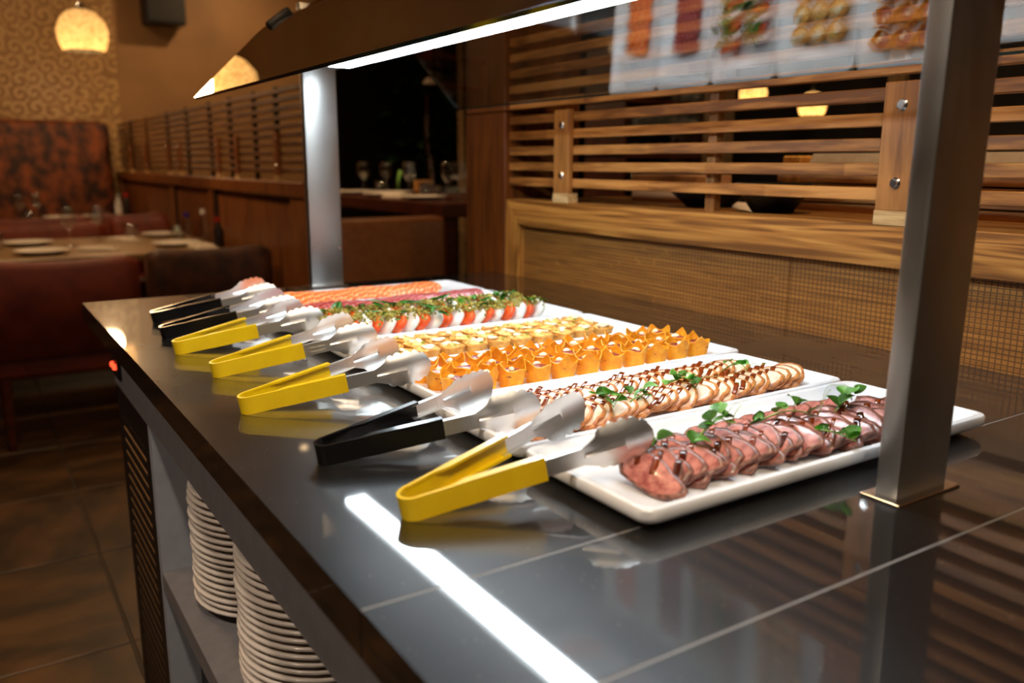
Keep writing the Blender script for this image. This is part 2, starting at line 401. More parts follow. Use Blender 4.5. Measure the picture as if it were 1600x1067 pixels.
# ================================================================== THE ROOM
FX = [-3.0, 5.6]; FY = [-2.6, 8.6]; HC = 3.15
fl = tag(link('floor', mesh_from(box(FX[0], FX[1], FY[0], FY[1], -.12, -.006), 'floor', M['grout'])), kind='structure')
tile = mesh_from(box(-.2965, .2965, -.2965, .2965, -.010, 0, .002), 'tile', M['slate'])
for i in range(-5, 9):
    for j in range(-5, 11):
        x, y = .25+.6*(i+.5), 2.17+.6*(j+.5)
        if FX[0]+.3 < x < FX[1]-.3 and FY[0]+.3 < y < FY[1]-.2:
            o = link('tile', tile, fl, (x, y, random.uniform(-.0012, .0008)), (0, 0, random.choice((0, PI/2, PI, 1.5*PI))))
tag(link('ceiling', mesh_from(box(FX[0], FX[1], FY[0], FY[1], HC, HC+.1), 'ceiling', M['ceil'])), kind='structure')
tag(link('wall_back', mesh_from(box(FX[0], FX[1], FY[1], FY[1]+.1, 0, HC), 'wall_back', M['wallpaper'])), kind='structure')
tag(link('wall_left', mesh_from(box(FX[0]-.1, FX[0], FY[0], FY[1], 0, HC), 'wall_left', M['plaster'])), kind='structure')
tag(link('wall_front', mesh_from(box(FX[0], FX[1], FY[0]-.1, FY[0], 0, HC), 'wall_front', M['plaster'])), kind='structure')
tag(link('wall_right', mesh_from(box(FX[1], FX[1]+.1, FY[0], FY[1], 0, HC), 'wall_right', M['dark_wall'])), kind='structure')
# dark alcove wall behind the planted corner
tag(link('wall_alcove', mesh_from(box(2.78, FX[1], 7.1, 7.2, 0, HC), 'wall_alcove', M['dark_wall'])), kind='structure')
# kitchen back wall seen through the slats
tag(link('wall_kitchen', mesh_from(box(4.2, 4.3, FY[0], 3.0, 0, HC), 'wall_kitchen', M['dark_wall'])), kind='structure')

# half-height wall beside the counter: core, mitred ash frame, scored veneer panels
XW = 1.25; ZR0, ZR1 = ZC+.137, ZC+.205; Y_END = 1.968
hw = thing('wall_partition', (XW+.1, .5, 0), kind='structure')
part('core', box(XW+.03, XW+.10, -1.6, Y_END-.02, 0, ZR0), M['walnut'], hw)
bm = bmesh.new()                                   # rail with a 45 degree mitre into the end stile
def prism(bm, poly, x0, x1):
    a = [bm.verts.new((x0, y, z)) for y, z in poly]; b = [bm.verts.new((x1, y, z)) for y, z in poly]; n = len(poly)
    bm.faces.new(a); bm.faces.new(b[::-1])
    for i in range(n): bm.faces.new((a[i], b[i], b[(i+1) % n], a[(i+1) % n]))
    return bm
SW = Y_END-1.902
prism(bm, [(-1.6, ZR0), (Y_END-SW-.0006, ZR0), (Y_END-.0006, ZR1), (-1.6, ZR1)], XW, XW+.045)
part('rail', bm, M['ash'], hw)
prism_bm = prism(bmesh.new(), [(Y_END-SW, 0), (Y_END, 0), (Y_END, ZR1), (Y_END-SW, ZR0)], XW, XW+.10)
part('end_stile', prism_bm, M['ash_v'], hw)
part('shelf_board', box(XW+.045, XW+.42, -1.6, Y_END, ZR1-.035, ZR1-.0005, .002), M['ash'], hw)
ys = [Y_END-SW, 1.02, .14, -.74, -1.6]
for a, b in zip(ys, ys[1:]):
    part('panel', box(XW+.016, XW+.032, b+.0008, a-.0008, .70, ZR0+.004, .001), M['weave'], hw)

# tall pillar at the end of the half wall
pl = thing('wall_pillar', (XW+.12, 2.07, 0), kind='structure')
part('core', box(XW+.01, XW+.24, 1.985, 2.17, 0, HC), M['dark'], pl)
part('lower_panel', box(XW, XW+.25, 1.972, 2.18, 0, ZC+.4335, .002), M['mahogany'], pl)
part('upper_panel', box(XW, XW+.25, 1.972, 2.18, ZC+.4365, HC, .002), M['mahogany'], pl)

# ================================================================== SLAT SCREENS
def bolt_mesh():
    bm = lathe([(.0001, -.004), (.0095, -.004), (.0095, -.0055), (.0075, -.0075), (.006, -.0075), (.0055, -.0095), (.0001, -.0095)], 14)
    bmesh.ops.rotate(bm, verts=bm.verts[:], cent=(0,0,0), matrix=Matrix.Rotation(PI/2, 3, 'Y'))
    return mesh_from(bm, 'bolt', M['chrome'], 'auto')
BOLT = bolt_mesh()
def slat_screen(x, y0, y1, stiles, backs, label, zbase, ms='slat', mt='stile', mb='stile'):
    t = thing('slat_screen', (x+.02, (y0+y1)/2, zbase), label, 'screen')
    me = mesh_from(box(-.011, .011, (y0-y1)/2, (y1-y0)/2, -.0105, .0105, .0015), 'slat', M[ms])
    for i in range(10):
        link('slat', me, t, (.005, 0, .047+.0396*i))
    for ys_ in stiles:
        st = prism(bmesh.new(), [(ys_-.031, zbase+.022), (ys_+.031, zbase+.022), (ys_+.031, zbase+.222), (ys_-.031, zbase+.222)], x, x+.0135)
        bmesh.ops.bevel(st, geom=st.edges[:], offset=.0015, segments=1, affect='EDGES')
        s_ = part('stile', st, M[mt], t)
        part('spacer_block', box(x-.002, x+.03, ys_-.031, ys_+.031, zbase-.001, zbase+.0225, .001), M['pale_block'], s_)
        for zz in (.066, .186):
            link('bolt', BOLT, s_, (x-t.location.x+.004, ys_-t.location.y-.002, zz))
    for yb in backs:
        part('back_post', box(x+.036, x+.056, yb-.012, yb+.012, zbase-.001, zbase+.43, .001), M[mb], t)
    return t
slat_screen(XW, -1.5, Y_END+.004, [1.715, .818, -.08], [1.25, .35, -.55], 'open wooden slat screen on the ash half wall beside the worktop', ZR1)

# long partition with its own slat screen, running on beyond the passage
ZP = ZC+.215
pt = thing('wall_booth', (XW+.05, 6.0, 0), kind='structure')
part('core', box(XW+.02, XW+.09, 3.56, 8.58, 0, ZP-.06), M['walnut'], pt)
part('cap_rail', box(XW-.02, XW+.13, 3.55, 8.58, ZP-.065, ZP, .003), M['walnut'], pt)
for a, b in ((3.55, 3.74), (5.14, 5.22), (6.22, 6.30), (8.40, 8.58)):
    part('stile', box(XW-.012, XW+.10, a, b, 0, ZP-.063, .002), M['walnut'], pt)
for a, b in ((3.75, 5.05), (5.23, 6.13), (6.31, 8.39)):
    part('panel', box(XW+.0, XW+.03, a, b, .1, ZP-.09, .004), M['walnut'], pt)
for yb in (5.10, 6.18):
    part('dark_slot', box(XW-.004, XW+.05, yb-.03, yb+.03, .1, ZP-.07), M['black'], pt)
slat_screen(XW, 3.56, 8.5, [3.95, 4.62, 5.0, 6.0, 6.35, 7.2, 7.9], [3.66, 4.05, 4.4, 4.86, 5.3, 5.9, 6.5, 7.3, 8.0], 'open wooden slat screen on the long booth partition beyond the passage', ZP, 'slat_shaded', 'walnut', 'black')

# ================================================================== BUFFET COUNTER
X0, X1, YF = .200, XW+.0165, 2.030
wt = thing('worktop', (.7, .8, ZC-.04), 'dark polished stone worktop in slabs with thin seams under the platters', 'worktop')
for a, b in ((.5006, YF), (.3474, .4994), (-1.5, .3462)):
    poly = [(X0, a), (X1, a), (X1, b), (X0, b)] if b < 1.5 else [(X0, a), (X1, a), (X1, Y_END-SW+.0005), (XW+.0005, Y_END-SW+.0005), (XW+.0005, b), (X0, b)]
    sb = loft(bmesh.new(), [[(x, y, z) for x, y in poly] for z in (ZC-.038, ZC)])
    bmesh.ops.bevel(sb, geom=sb.edges[:], offset=.0006, segments=1, affect='EDGES')
    part('slab', sb, M['stone'], wt)
for a, b in ((.4992, .5008), (.3460, .3476)):
    part('seam_filler', box(X0+.001, X1, a, b, ZC-.03, ZC-.0001), M['seam'], wt)
cb = thing('buffet_cabinet', (.7, .8, 0), 'grey laminate buffet cabinet with open plate shelf and slotted vent panel', 'cabinet')
XF = .222
part('fascia', box(XF, XF+.03, -1.4, 1.80, ZC-.128, ZC-.0385, .001), M['weather'], cb)
part('end_panel', box(XF+.002, X1-.02, 1.775, 1.80, .06, ZC-.0385), M['black'], cb)
part('top_board', box(XF+.03, X1-.03, -1.4, 1.775, ZC-.06, ZC-.0385), M['weather'], cb)
part('niche_side', box(XF+.001, XF+.48, 1.44, 1.465, .06, ZC-.128), M['niche'], cb)
part('niche_back', box(XF+.45, XF+.47, -1.4, 1.44, .06, ZC-.06), M['niche'], cb)
part('shelf', box(XF, XF+.45, -1.4, 1.44, ZC-.42, ZC-.385, .001), M['weather'], cb)
part('plinth', box(XF+.06, X1-.06, -1.4, 1.78, 0, .06), M['black'], cb)
part('lower_void', box(XF+.05, XF+.07, -1.4, 1.44, .06, ZC-.42), M['black'], cb)
vg = part('vent_panel', box(XF+.0022, XF+.006, 1.465, 1.775, .06, ZC-.128), M['grille_back'], cb)
FR = bmesh.new()                                       # black face with open slots over the warm backing
yA, yB = 1.50, 1.745
add_box(FR, XF, XF+.0021, 1.465, yA, .06, ZC-.128); add_box(FR, XF, XF+.0021, yB, 1.776, .06, ZC-.128)
add_box(FR, XF, XF+.0021, yA, yB, ZC-.180, ZC-.128); add_box(FR, XF, XF+.0021, yA, yB, .06, .13)
part('vent_frame', FR, M['black'], cb)
nb = 24; zt, zb = ZC-.180, .13; pz = (zt-zb)/nb
bar = mesh_from(box(-.0009, .0009, -(yB-yA)/2, (yB-yA)/2, -pz*.31, pz*.31), 'vent_bar', M['black'])
for i in range(nb):
    link('vent_bar', bar, cb, (XF+.0011-.7, (yA+yB)/2-.8, zb+pz*(i+.5)))
ct = part('control_box', box(XF-.006, XF+.004, 1.70, 1.775, ZC-.105, ZC-.060, .002), M['black'], cb)
for yy in (1.722, 1.752):
    bm = lathe([(.0001, 0), (.006, 0), (.006, .004), (.004, .006), (.0001, .006)], 10, cz=0)
    bmesh.ops.rotate(bm, verts=bm.verts[:], cent=(0,0,0), matrix=Matrix.Rotation(-PI/2, 3, 'Y'))
    bmesh.ops.translate(bm, verts=bm.verts[:], vec=(XF-.006, yy, ZC-.082))
    part('indicator_lamp', bm, M['red_led'], ct)

# plates on the shelf
def plate_mesh(R, name, mat, seg=36):
    k = R/.12
    prof = [(.0001, .0025), (.060*k, .0025), (.062*k, 0), (.070*k, 0), (.074*k, .004), (.092*k, .012), (.112*k, .0175), (.1185*k, .0185), (.120*k, .0215), (.1185*k, .0235), (.113*k, .0225), (.092*k, .0165), (.074*k, .0085), (.0001, .0075)]
    return mesh_from(lathe(prof, seg), name, mat, True)
PL = plate_mesh(.12, 'dinner_plate', M['plate_ceramic'])
def plate_stack(cx, cy, n, lab, grp):
    for i in range(n):
        tag(link('dinner_plate', PL, None, (cx+random.uniform(-.0015, .0015), cy+random.uniform(-.0015, .0015), ZC-.385+.0105*i)), lab % ('lowest' if i == 0 else nth(i+1)+' from the bottom'), 'plate', grp)
plate_stack(.362, 1.275, 18, 'cream dinner plate, %s, in the stack beside the shelf\'s end panel', 'plates in the stack by the end panel')
plate_stack(.362, 1.012, 18, 'cream dinner plate, %s, in the second stack from the end panel', 'plates in the second stack')

# ================================================================== SNEEZE GUARD
XM = .742
sg = thing('sneeze_guard', (XM, 1.2, ZC), 'steel sneeze guard on square posts, tilted glass panes and a lit beam', 'sneeze guard')
def post(y0, y1, xa, xb, yplate, name='post'):
    p = part(name, box(xa, xb, y0, y1, ZC+.002, ZC+.66, .0015, 2), M['steel'], sg, 'auto')
    part('base_plate', box(xa-.010, xb+.010, yplate[0], yplate[1], ZC, ZC+.0025, .0006), M['chrome'], p)
    return p
p1 = post(.415, .437, .683, .761, (.406, .446))
for v in p1.data.vertices: v.co.x += max(0, v.co.z)*.020      # this post leans a little
p2 = post(1.992, 2.017, .705, .786, (1.984, 2.025))
scr = mesh_from(lathe([(.0001, 0), (.0035, 0), (.003, .0018), (.0001, .0022)], 10), 'screw', M['chrome'], 'auto')
for xx in (.712, .779):
    link('screw', scr, p2, (xx-XM, 1.992-1.2, .094), (PI/2, 0, 0))
p3 = post(-.62, -.598, .700, .786, (-.63, -.588))
bmn = part('light_beam', box(.70, .786, -.60, 1.992, ZC+.515, ZC+.585, .002), M['steel'], sg, 'auto')
LEDM = emit_mat('led_white', (.82, .93, 1.0), LED_STRENGTH)
for ya, yb in ((.445, 1.86),):
    part('led_diffuser', box(.718, .768, ya, yb, ZC+.508, ZC+.5155), LEDM, bmn)
def pane(side):
    prof = [(.312, .430), (.180, .430+.132*math.tan(math.radians(46.8 if side > 0 else 45)))]
    for i in range(1, 13):
        a = math.radians(45-17*i/12); prof.append((prof[-1][0]-.005*math.cos(a), prof[-1][1]+.005*math.sin(a)))
    prof.append((.044, prof[-1][1]+(prof[-1][0]-.044)*math.tan(math.radians(28))))
    bm = bmesh.new(); yA, yB = -.6, 1.875; th = .006
    dirs = []
    for i in range(len(prof)):
        a = prof[max(i-1, 0)]; b = prof[min(i+1, len(prof)-1)]
        d = Vector((b[0]-a[0], b[1]-a[1])).normalized(); dirs.append((-d.y, d.x))     # towards the inside
    out = [(XM+side*x, ZC+z) for x, z in prof]; inn = [(XM+side*(x+dx*th), ZC+z-abs(dz)*th) for (x, z), (dx, dz) in zip(prof, dirs)]
    inn = [(XM+side*(x-.7*th), ZC+z-.7*th) for x, z in prof]
    ring = lambda y: [bm.verts.new((x, y, z)) for x, z in out] + [bm.verts.new((x, y, z)) for x, z in inn[::-1]]
    A, B = ring(yA), ring(yB); n = len(A); k = len(prof)
    for i in range(n):
        j = (i+1) % n
        f = bm.faces.new((A[i], A[j], B[j], B[i])); f.material_index = 1 if i in (k-1, n-1) else 0
    for r in (A, B):
        for i in range(k-1):
            bm.faces.new((r[i], r[i+1], r[n-2-i], r[n-1-i])).material_index = 1
    o = part('glass_pane', bm, [M['guard'], M['guard_edge']], sg, False)
    return o
gl, gr = pane(-1), pane(1)
for side, pn in ((-1, gl), (1, gr)):
    for yy in (1.80, .5):
        bm = box(-.030, .030, -.011, .011, -.010, .010, .006, 2)
        bmesh.ops.rotate(bm, verts=bm.verts[:], cent=(0,0,0), matrix=Matrix.Rotation(side*math.radians(38), 3, 'Y'))
        bmesh.ops.translate(bm, verts=bm.verts[:], vec=(XM+side*.150, yy, ZC+.588))
        tube([(XM+side*.148, yy, ZC+.583), (XM+side*.03, yy, ZC+.560)], .006, bm, 8)
        part('pane_clamp', bm, M['black'], sg, 'auto')

# ================================================================== PLATTERS
SLOTS = [1.795, 1.613, 1.432, 1.250, 1.060, .862, .667, .477]       # far to near edges
PX0, PX1 = .440, .957
FOODS = ['salmon', 'tuna', 'tomato and mozzarella', 'pastry tartlet', 'tortilla cup', 'chicken', 'beef']
def platter(y0, y1, label, dx):
    w, d = PX1-PX0, y1-y0-.003
    rings = []
    for ins, z in ((.034, 0), (.024, 0), (.006, .008), (.001, .012), (0, .015), (0, .0215), (.0012, .0232), (.006, .0240), (.0085, .0228), (.0105, .0200), (.024, .0112), (.030, .0095)):
        r = max(.016-ins*.3, .006)
        rings.append([(x, y, z) for x, y in rrect(w-2*ins, d-2*ins, r, 5)])
    bm = loft(bmesh.new(), rings)
    me = mesh_from(bm, 'platter', M['white_ceramic'], 'auto')
    return tag(link('platter', me, None, ((PX0+PX1)/2+dx, (y0+y1)/2, ZC)), label, 'platter', 'white rectangular platters')
PC = []
for k, f in enumerate(FOODS):
    y1, y0 = SLOTS[k], SLOTS[k+1]
    platter(y0, y1, 'white rectangular platter of ' + {'salmon': 'orange salmon slices', 'tuna': 'dark pink tuna slices', 'tomato and mozzarella': 'tomato and mozzarella slices with pesto', 'pastry tartlet': 'small golden pastry tartlets', 'tortilla cup': 'orange tortilla cups', 'chicken': 'glazed pale chicken slices', 'beef': 'pink sliced roast beef'}[f], .020 if k < 5 else 0)
    PC.append((y0+y1)/2)
ZF = ZC+.0095                                     # platter floor

def slice_mesh(name, lx, ly, th, mats, wob=.06, n=18, sq=2.4, rim=.90, bend=0):
    """flat slice with a rounded edge; material 1 is the rim"""
    bm = bmesh.new(); ph = [random.uniform(0, 6.28) for _ in range(3)]
    def ring(s, z):
        r = []
        for i in range(n):
            a = 2*PI*i/n; c, q = math.cos(a), math.sin(a)
            k = (abs(c)**sq+abs(q)**sq)**(-1/sq)
            k *= 1 + wob*(math.sin(2*a+ph[0])+.6*math.sin(3*a+ph[1])+.4*math.sin(5*a+ph[2]))*.5
            x, y = c*k*lx/2*s, q*k*ly/2*s
            r.append((x, y, z - bend*(y/(ly/2))**2))
        return r
    rs = [ring(rim-.05, -th/2), ring(.97, -th*.4), ring(1, 0), ring(.985, th*.38), ring(rim, th/2)]
    loft(bm, rs, True, False, mi=1)
    bm.verts.ensure_lookup_table()
    last = bm.verts[-n:]
    mid = [bm.verts.new((v.co.x*.5, v.co.y*.5, th/2+.0006 - bend*(v.co.y*.5/(ly/2))**2)) for v in last]
    c = bm.verts.new((0, 0, th/2+.0009))
    for i in range(n):
        j = (i+1) % n
        bm.faces.new((last[i], last[j], mid[j], mid[i])).material_index = 0
        bm.faces.new((mid[i], mid[j], c)).material_index = 0
    return mesh_from(bm, name, mats, True)

# 1 salmon, 2 tuna -------------------------------------------------------------
def fish_row(name, mat, yc, n, x0, x1, lx, ly, th, tilt, lab, grp, jump=None):
    ms = [slice_mesh(name, lx*random.uniform(.96, 1.03), ly*random.uniform(.93, 1.05), th, [mat, mat], .10, bend=.005) for _ in range(4)]
    for i in range(n):
        x = x0+(x1-x0)*i/(n-1); a = tilt+.05*math.sin(i*.45)
        z = ZF+.0045+lx/2*math.sin(a)*.95
        y = yc+random.uniform(-.0025, .0025)+(jump(i/(n-1)) if jump else 0)
        tag(link(name, ms[i % 4], None, (x, y, z), (.03*math.sin(i*.37), -a, .18+.08*math.sin(i*.31))), lab % nth(i+1), 'fish slice', grp)
fish_row('salmon_slice', M['salmon'], PC[0]-.006, 34, .510, .872, .036, .078, .0046, math.radians(36), 'thin orange salmon slice, %s from the tong end of its row', 'slices on the salmon platter')
fish_row('tuna_slice', M['tuna'], PC[1]-.004, 34, .512, .884, .040, .075, .0048, math.radians(40), 'dark pink tuna slice, %s from the tong end of its row', 'slices on the tuna platter', lambda t: .006 if t > .55 else -.003)

# 3 tomato and mozzarella --------------------------------------------------------
moz = [slice_mesh('mozzarella_slice', .040, .052, .011, [M['mozz'], M['mozz']], .07, sq=2.2) for _ in range(3)]
tom = [slice_mesh('tomato_slice', .038, .050, .011, [M['tomato'], M['tomato']], .05, sq=2.1) for _ in range(3)]
for r_, yo in ((0, -.036), (1, .036)):
    for i in range(19):
        x = .500+.0220*i+(.006 if r_ else 0); a = math.radians(52)+random.uniform(-.08, .08)
        isT = (i+r_) % 2
        me = (tom if isT else moz)[i % 3]
        z = ZF+.006+.018*math.sin(a)+random.uniform(0, .001)
        tag(link('tomato_slice' if isT else 'mozzarella_slice', me, None, (x, PC[2]+yo+random.uniform(-.003, .003), z), (random.uniform(-.08, .08), -a, random.uniform(-.15, .15))),
            ('orange red tomato slice, %s from the tong end, row beside the %s platter' if isT else 'white mozzarella slice, %s from the tong end, row beside the %s platter') % (nth(i//2+1), 'tuna' if r_ else 'tartlet'), 'tomato slice' if isT else 'cheese slice', 'tomato slices on the platter' if isT else 'mozzarella slices on the platter')
bm = bmesh.new()
for k in range(1500):                                  # chopped pesto and seeds strewn over both rows
    x = random.uniform(.48, .905); yo = random.choice((-.036, .036))+random.gauss(0, .013)
    z = ZF+.0405+random.uniform(-.003, .004)-abs(abs(yo)-.036)**1*.30; s = random.uniform(.0014, .0036)
    m = Matrix.Translation((x, PC[2]+yo, z)) @ Euler((random.random()*6, random.random()*6, random.random()*6)).to_matrix().to_4x4() @ Matrix.Diagonal((s*1.4, s, s*.7, 1))
    bmesh.ops.create_icosphere(bm, subdivisions=1, radius=1, matrix=m)
solo('pesto_topping', bm, M['pesto'], (.7, PC[2], ZF+.03), 'chopped green pesto strewn over the tomato and mozzarella rows', 'pesto', kind='stuff')
def leaf_mesh(name, L, Wd, mat, fold=.25, curl=.3, n=6, tip=1.0):
    bm = bmesh.new(); rows = []
    for i in range(n+1):
        t = i/n; wd = Wd/2*math.sin(PI*min(1, t**.85*.98+.02))**.75*(1-.15*t*tip); x = L*t; z = curl*L*(t-t*t)*1.2 - curl*L*.4*t*t
        rows.append([bm.verts.new((x, -wd, z+fold*wd)), bm.verts.new((x, -wd*.5, z+fold*wd*.35)), bm.verts.new((x, 0, z)), bm.verts.new((x, wd*.5, z+fold*wd*.35)), bm.verts.new((x, wd, z+fold*wd))])
    for a, b in zip(rows, rows[1:]):
        for k in range(4): bm.faces.new((a[k], a[k+1], b[k+1], b[k]))
    top = bm.faces[:]
    g = bmesh.ops.solidify(bm, geom=top, thickness=.0005)
    return mesh_from(bm, name, mat, True)
bas = [leaf_mesh('basil_leaf', random.uniform(.026, .04), random.uniform(.007, .016), M['basil'], .3, random.uniform(-.3, .7)) for _ in range(5)]
for k in range(64):
    x = .485+.42*(k+.5)/64; yo = random.choice((-.036, .036))+random.gauss(0, .011)
    tag(link('basil_leaf', bas[k % 5], None, (x, PC[2]+yo, ZF+.0445-abs(abs(yo)-.036)*.3), (random.uniform(-.5, .5), random.uniform(-.35, .25), random.uniform(0, 6.28))),
        'shredded green basil leaf lying on the tomato and mozzarella slices', 'leaf', 'basil leaves on the tomato platter')

# 4 tartlets -----------------------------------------------------------------------
def blob_mesh(name, r, h, mat, lump=.25, seed=0, seg=14, rings=5):
    rnd = random.Random(seed); ph = [rnd.uniform(0, 6.28) for _ in range(6)]; bm = bmesh.new(); R = []
    for j in range(rings+1):
        t = j/rings*PI/2*.96; rr = r*math.cos(t); z = h*math.sin(t)
        R.append([(rr*(1+lump*.5*math.sin(3*a+ph[0]+j)+lump*.3*math.sin(5*a+ph[1]-j))*math.cos(a), rr*(1+lump*.5*math.sin(2*a+ph[2]+j))*math.sin(a), z+h*lump*.35*math.sin(4*a+ph[3]+2*j)*(j > 0)) for a in [2*PI*i/seg for i in range(seg)]])
    return mesh_from(loft(bm, R), name, mat, True)
def tartlet(variant):
    t = thing('pastry_tartlet', (0, 0, 0), 'golden pastry tartlet with baked filling and pale cheese on the tartlet platter', 'tartlet', 'tartlets on the platter')
    n = 28; rings = []
    for rr, z in ((.0125, 0), (.0150, .001), (.0195, .0165), (.0202, .0185), (.0190, .0188), (.0175, .0155)):
        rings.append([((rr*(1+.035*math.cos(14*2*PI*i/n)*(z > 0)+.02*math.sin(2*PI*i/n*2+variant)))*math.cos(2*PI*i/n), (rr*(1+.035*math.cos(14*2*PI*i/n)*(z > 0)))*math.sin(2*PI*i/n), z*(1+.06*math.sin(3*2*PI*i/n+variant*2))) for i in range(n)])
    link('shell', mesh_from(loft(bmesh.new(), rings), 'shell', M['pastry'], True), t)
    link('filling', blob_mesh('filling', .0176, .010, M['quiche'], .35, variant), t, (0, 0, .0125))
    rnd = random.Random(50+variant)
    for k in range(2+variant % 2):
        link('cheese_piece', blob_mesh('cheese_piece', rnd.uniform(.005, .0078), .0036, M['cream'], .3, variant*7+k, 10, 3), t, (rnd.uniform(-.008, .008), rnd.uniform(-.008, .008), .0205), (rnd.uniform(-.3, .3), rnd.uniform(-.3, .3), rnd.uniform(0, 3)), (1.4, .8, 1))
    link('herb_bit', blob_mesh('herb_bit', .0034, .0028, M['green_bit'], .4, variant*9, 8, 3), t, (rnd.uniform(-.01, .01), rnd.uniform(-.01, .01), .0195))
    link('herb_bit', blob_mesh('herb_bit', .0026, .0026, M['green_bit'], .4, variant*9+4, 8, 3), t, (rnd.uniform(-.01, .01), rnd.uniform(-.01, .01), .0195))
    return t
def grid_things(makers, yc, nx, x0, x1, ny, dy, jit, lab, rows, zj=0):
    protos = [m for m in makers]; used = [False]*len(protos); k = 0
    for i in range(nx):
        for j in range(ny):
            p = protos[k % len(protos)]
            loc = (x0+(x1-x0)*i/(nx-1)+random.uniform(-jit, jit), yc+(j-(ny-1)/2)*dy+random.uniform(-jit, jit), ZF+random.uniform(0, zj))
            rot = (0, 0, random.uniform(0, 6.28))
            if not used[k % len(protos)]:
                p.location = loc; p.rotation_euler = rot; used[k % len(protos)] = True
            else: p = copy_tree(p, None, loc, rot)
            p['label'] = lab % (nth(i+1), rows[j])
            k += 1
grid_things([tartlet(v) for v in range(5)], PC[3]-.004, 10, .524, .900, 3, .0418, .0003, 'golden pastry tartlet, %s from the tong end in the %s row', ('tortilla side', 'middle', 'mozzarella side'))

# 5 tortilla cups -------------------------------------------------------------------
def tortilla_cup(variant):
    rnd = random.Random(200+variant)
    t = thing('tortilla_cup', (0, 0, 0), 'orange folded tortilla cup of dark red filling with a cream dot', 'tortilla cup', 'tortilla cups on the platter')
    n = 32; rings = []; ph = rnd.uniform(0, .4); hs = [rnd.uniform(.1, 1.35) for _ in range(4)]
    def pt(a, lvl):
        cor = max(0, math.cos(2*(a-ph)))**1.6                    # four pulled-up corners
        q = int(((a-ph+PI/4) % (2*PI))/(PI/2)) % 4
        r = .0150+(.0056+.0035*cor)*lvl+.0012*math.sin(4*a+variant)*lvl
        z = (.021+.0125*cor*hs[q])*lvl
        return r, z
    # two poles only when cos(2a) -> use four corners through abs
    def pt4(a, lvl):
        b = (a-ph) % (PI/2) - PI/4
        cor = max(0, 1-abs(b)/.62)**1.1
        q = int(((a-ph) % (2*PI))/(PI/2)) % 4
        r = .0150+(.0042+.0018*cor)*lvl+.0004*math.sin(3*a+variant)*lvl
        return r, (.0235+.0115*cor*hs[q])*lvl
    for lvl in (0, .5, 1):
        rings.append([(pt4(a, lvl)[0]*math.cos(a), pt4(a, lvl)[0]*math.sin(a), pt4(a, lvl)[1]) for a in [2*PI*i/n for i in range(n)]])
    inner = []
    for lvl in (.985, .5, .12):
        inner.append([((pt4(a, lvl)[0]-.0014)*math.cos(a), (pt4(a, lvl)[0]-.0014)*math.sin(a), pt4(a, lvl)[1]+.0012) for a in [2*PI*i/n for i in range(n)]])
    link('tortilla_shell', mesh_from(loft(bmesh.new(), rings+inner), 'tortilla_shell', M['tortilla'], 'auto'), t)
    link('filling', blob_mesh('filling', .0168, .0085, M['tartare'], .3, variant, 14, 4), t, (0, 0, .0165))
    link('cream_dot', blob_mesh('cream_dot', rnd.uniform(.0042, .0060), .005, M['cream'], .2, variant+3, 10, 4), t, (rnd.uniform(-.006, .006), rnd.uniform(-.006, .006), .0230), (0, 0, rnd.random()*3), (1.25, .9, 1))
    return t
grid_things([tortilla_cup(v) for v in range(6)], PC[4]-.002, 11, .506, .931, 3, .0435, .0003, 'orange tortilla cup with red filling, %s from tong end, %s row', ('chicken side', 'middle', 'tartlet side'))

# 6 chicken -------------------------------------------------------------------------
def drizzle(lx, wy, mats, th, phase, gap, seed):
    """glaze stripes running up the slice, joined: one part of the slice"""
    rnd = random.Random(seed); bm = bmesh.new(); y = -wy/2+gap*phase
    while y < wy/2*.80:
        if y > -wy/2*.9:
            x0 = rnd.uniform(-.05, .06)*lx; x1 = rnd.uniform(.42, .48)*lx; w0 = rnd.uniform(.0022, .0040)
            pts = [(x0+(x1-x0)*t, y+.0075*(t-.3)+rnd.uniform(-.0008, .0008), th/2+.0009) for t in (0, .25, .5, .75, 1)]
            tube(pts, w0, bm, 6)
        y += gap
    for v in bm.verts: v.co.z = th/2+.0006+(v.co.z-th/2-.0009)*.22
    return mesh_from(bm, 'sauce_stripes', mats, True)
ch = [slice_mesh('chicken_slice', .040, .054, .0056, [M['chicken'], M['chicken_rim']], .22, sq=2.6, rim=.84) for _ in range(4)]
chs = [drizzle(.040, .052, M['sauce'], .0056, (i+.5)/4, .0155, 300+i) for i in range(8)]
for r_, yo, n, x0, x1 in ((0, -.039, 26, .498, .908), (1, .0225, 23, .502, .864)):
    for i in range(n):
        x = x0+(x1-x0)*i/(n-1); a = math.radians(26)+.03*math.sin(i*.6+r_)
        z = ZF+.005+.020*math.sin(a)
        o = tag(link('chicken_slice', ch[i % 4], None, (x, PC[5]+yo+random.uniform(-.0035, .0035), z), (.05*math.sin(i*.5+r_)+(.16 if r_ == 0 else .06), -a, .12*math.sin(i*.43+2*r_)+random.uniform(-.04, .04))),
            'glazed chicken slice, %s from the tong end, row beside the %s platter' % (nth(i+1), 'beef' if r_ == 0 else 'tortilla cup'), 'chicken slice', 'chicken slices, ' + ('beef side' if r_ == 0 else 'tortilla side'))
        if i < n-2: link('sauce_stripes', chs[i % 8], o)

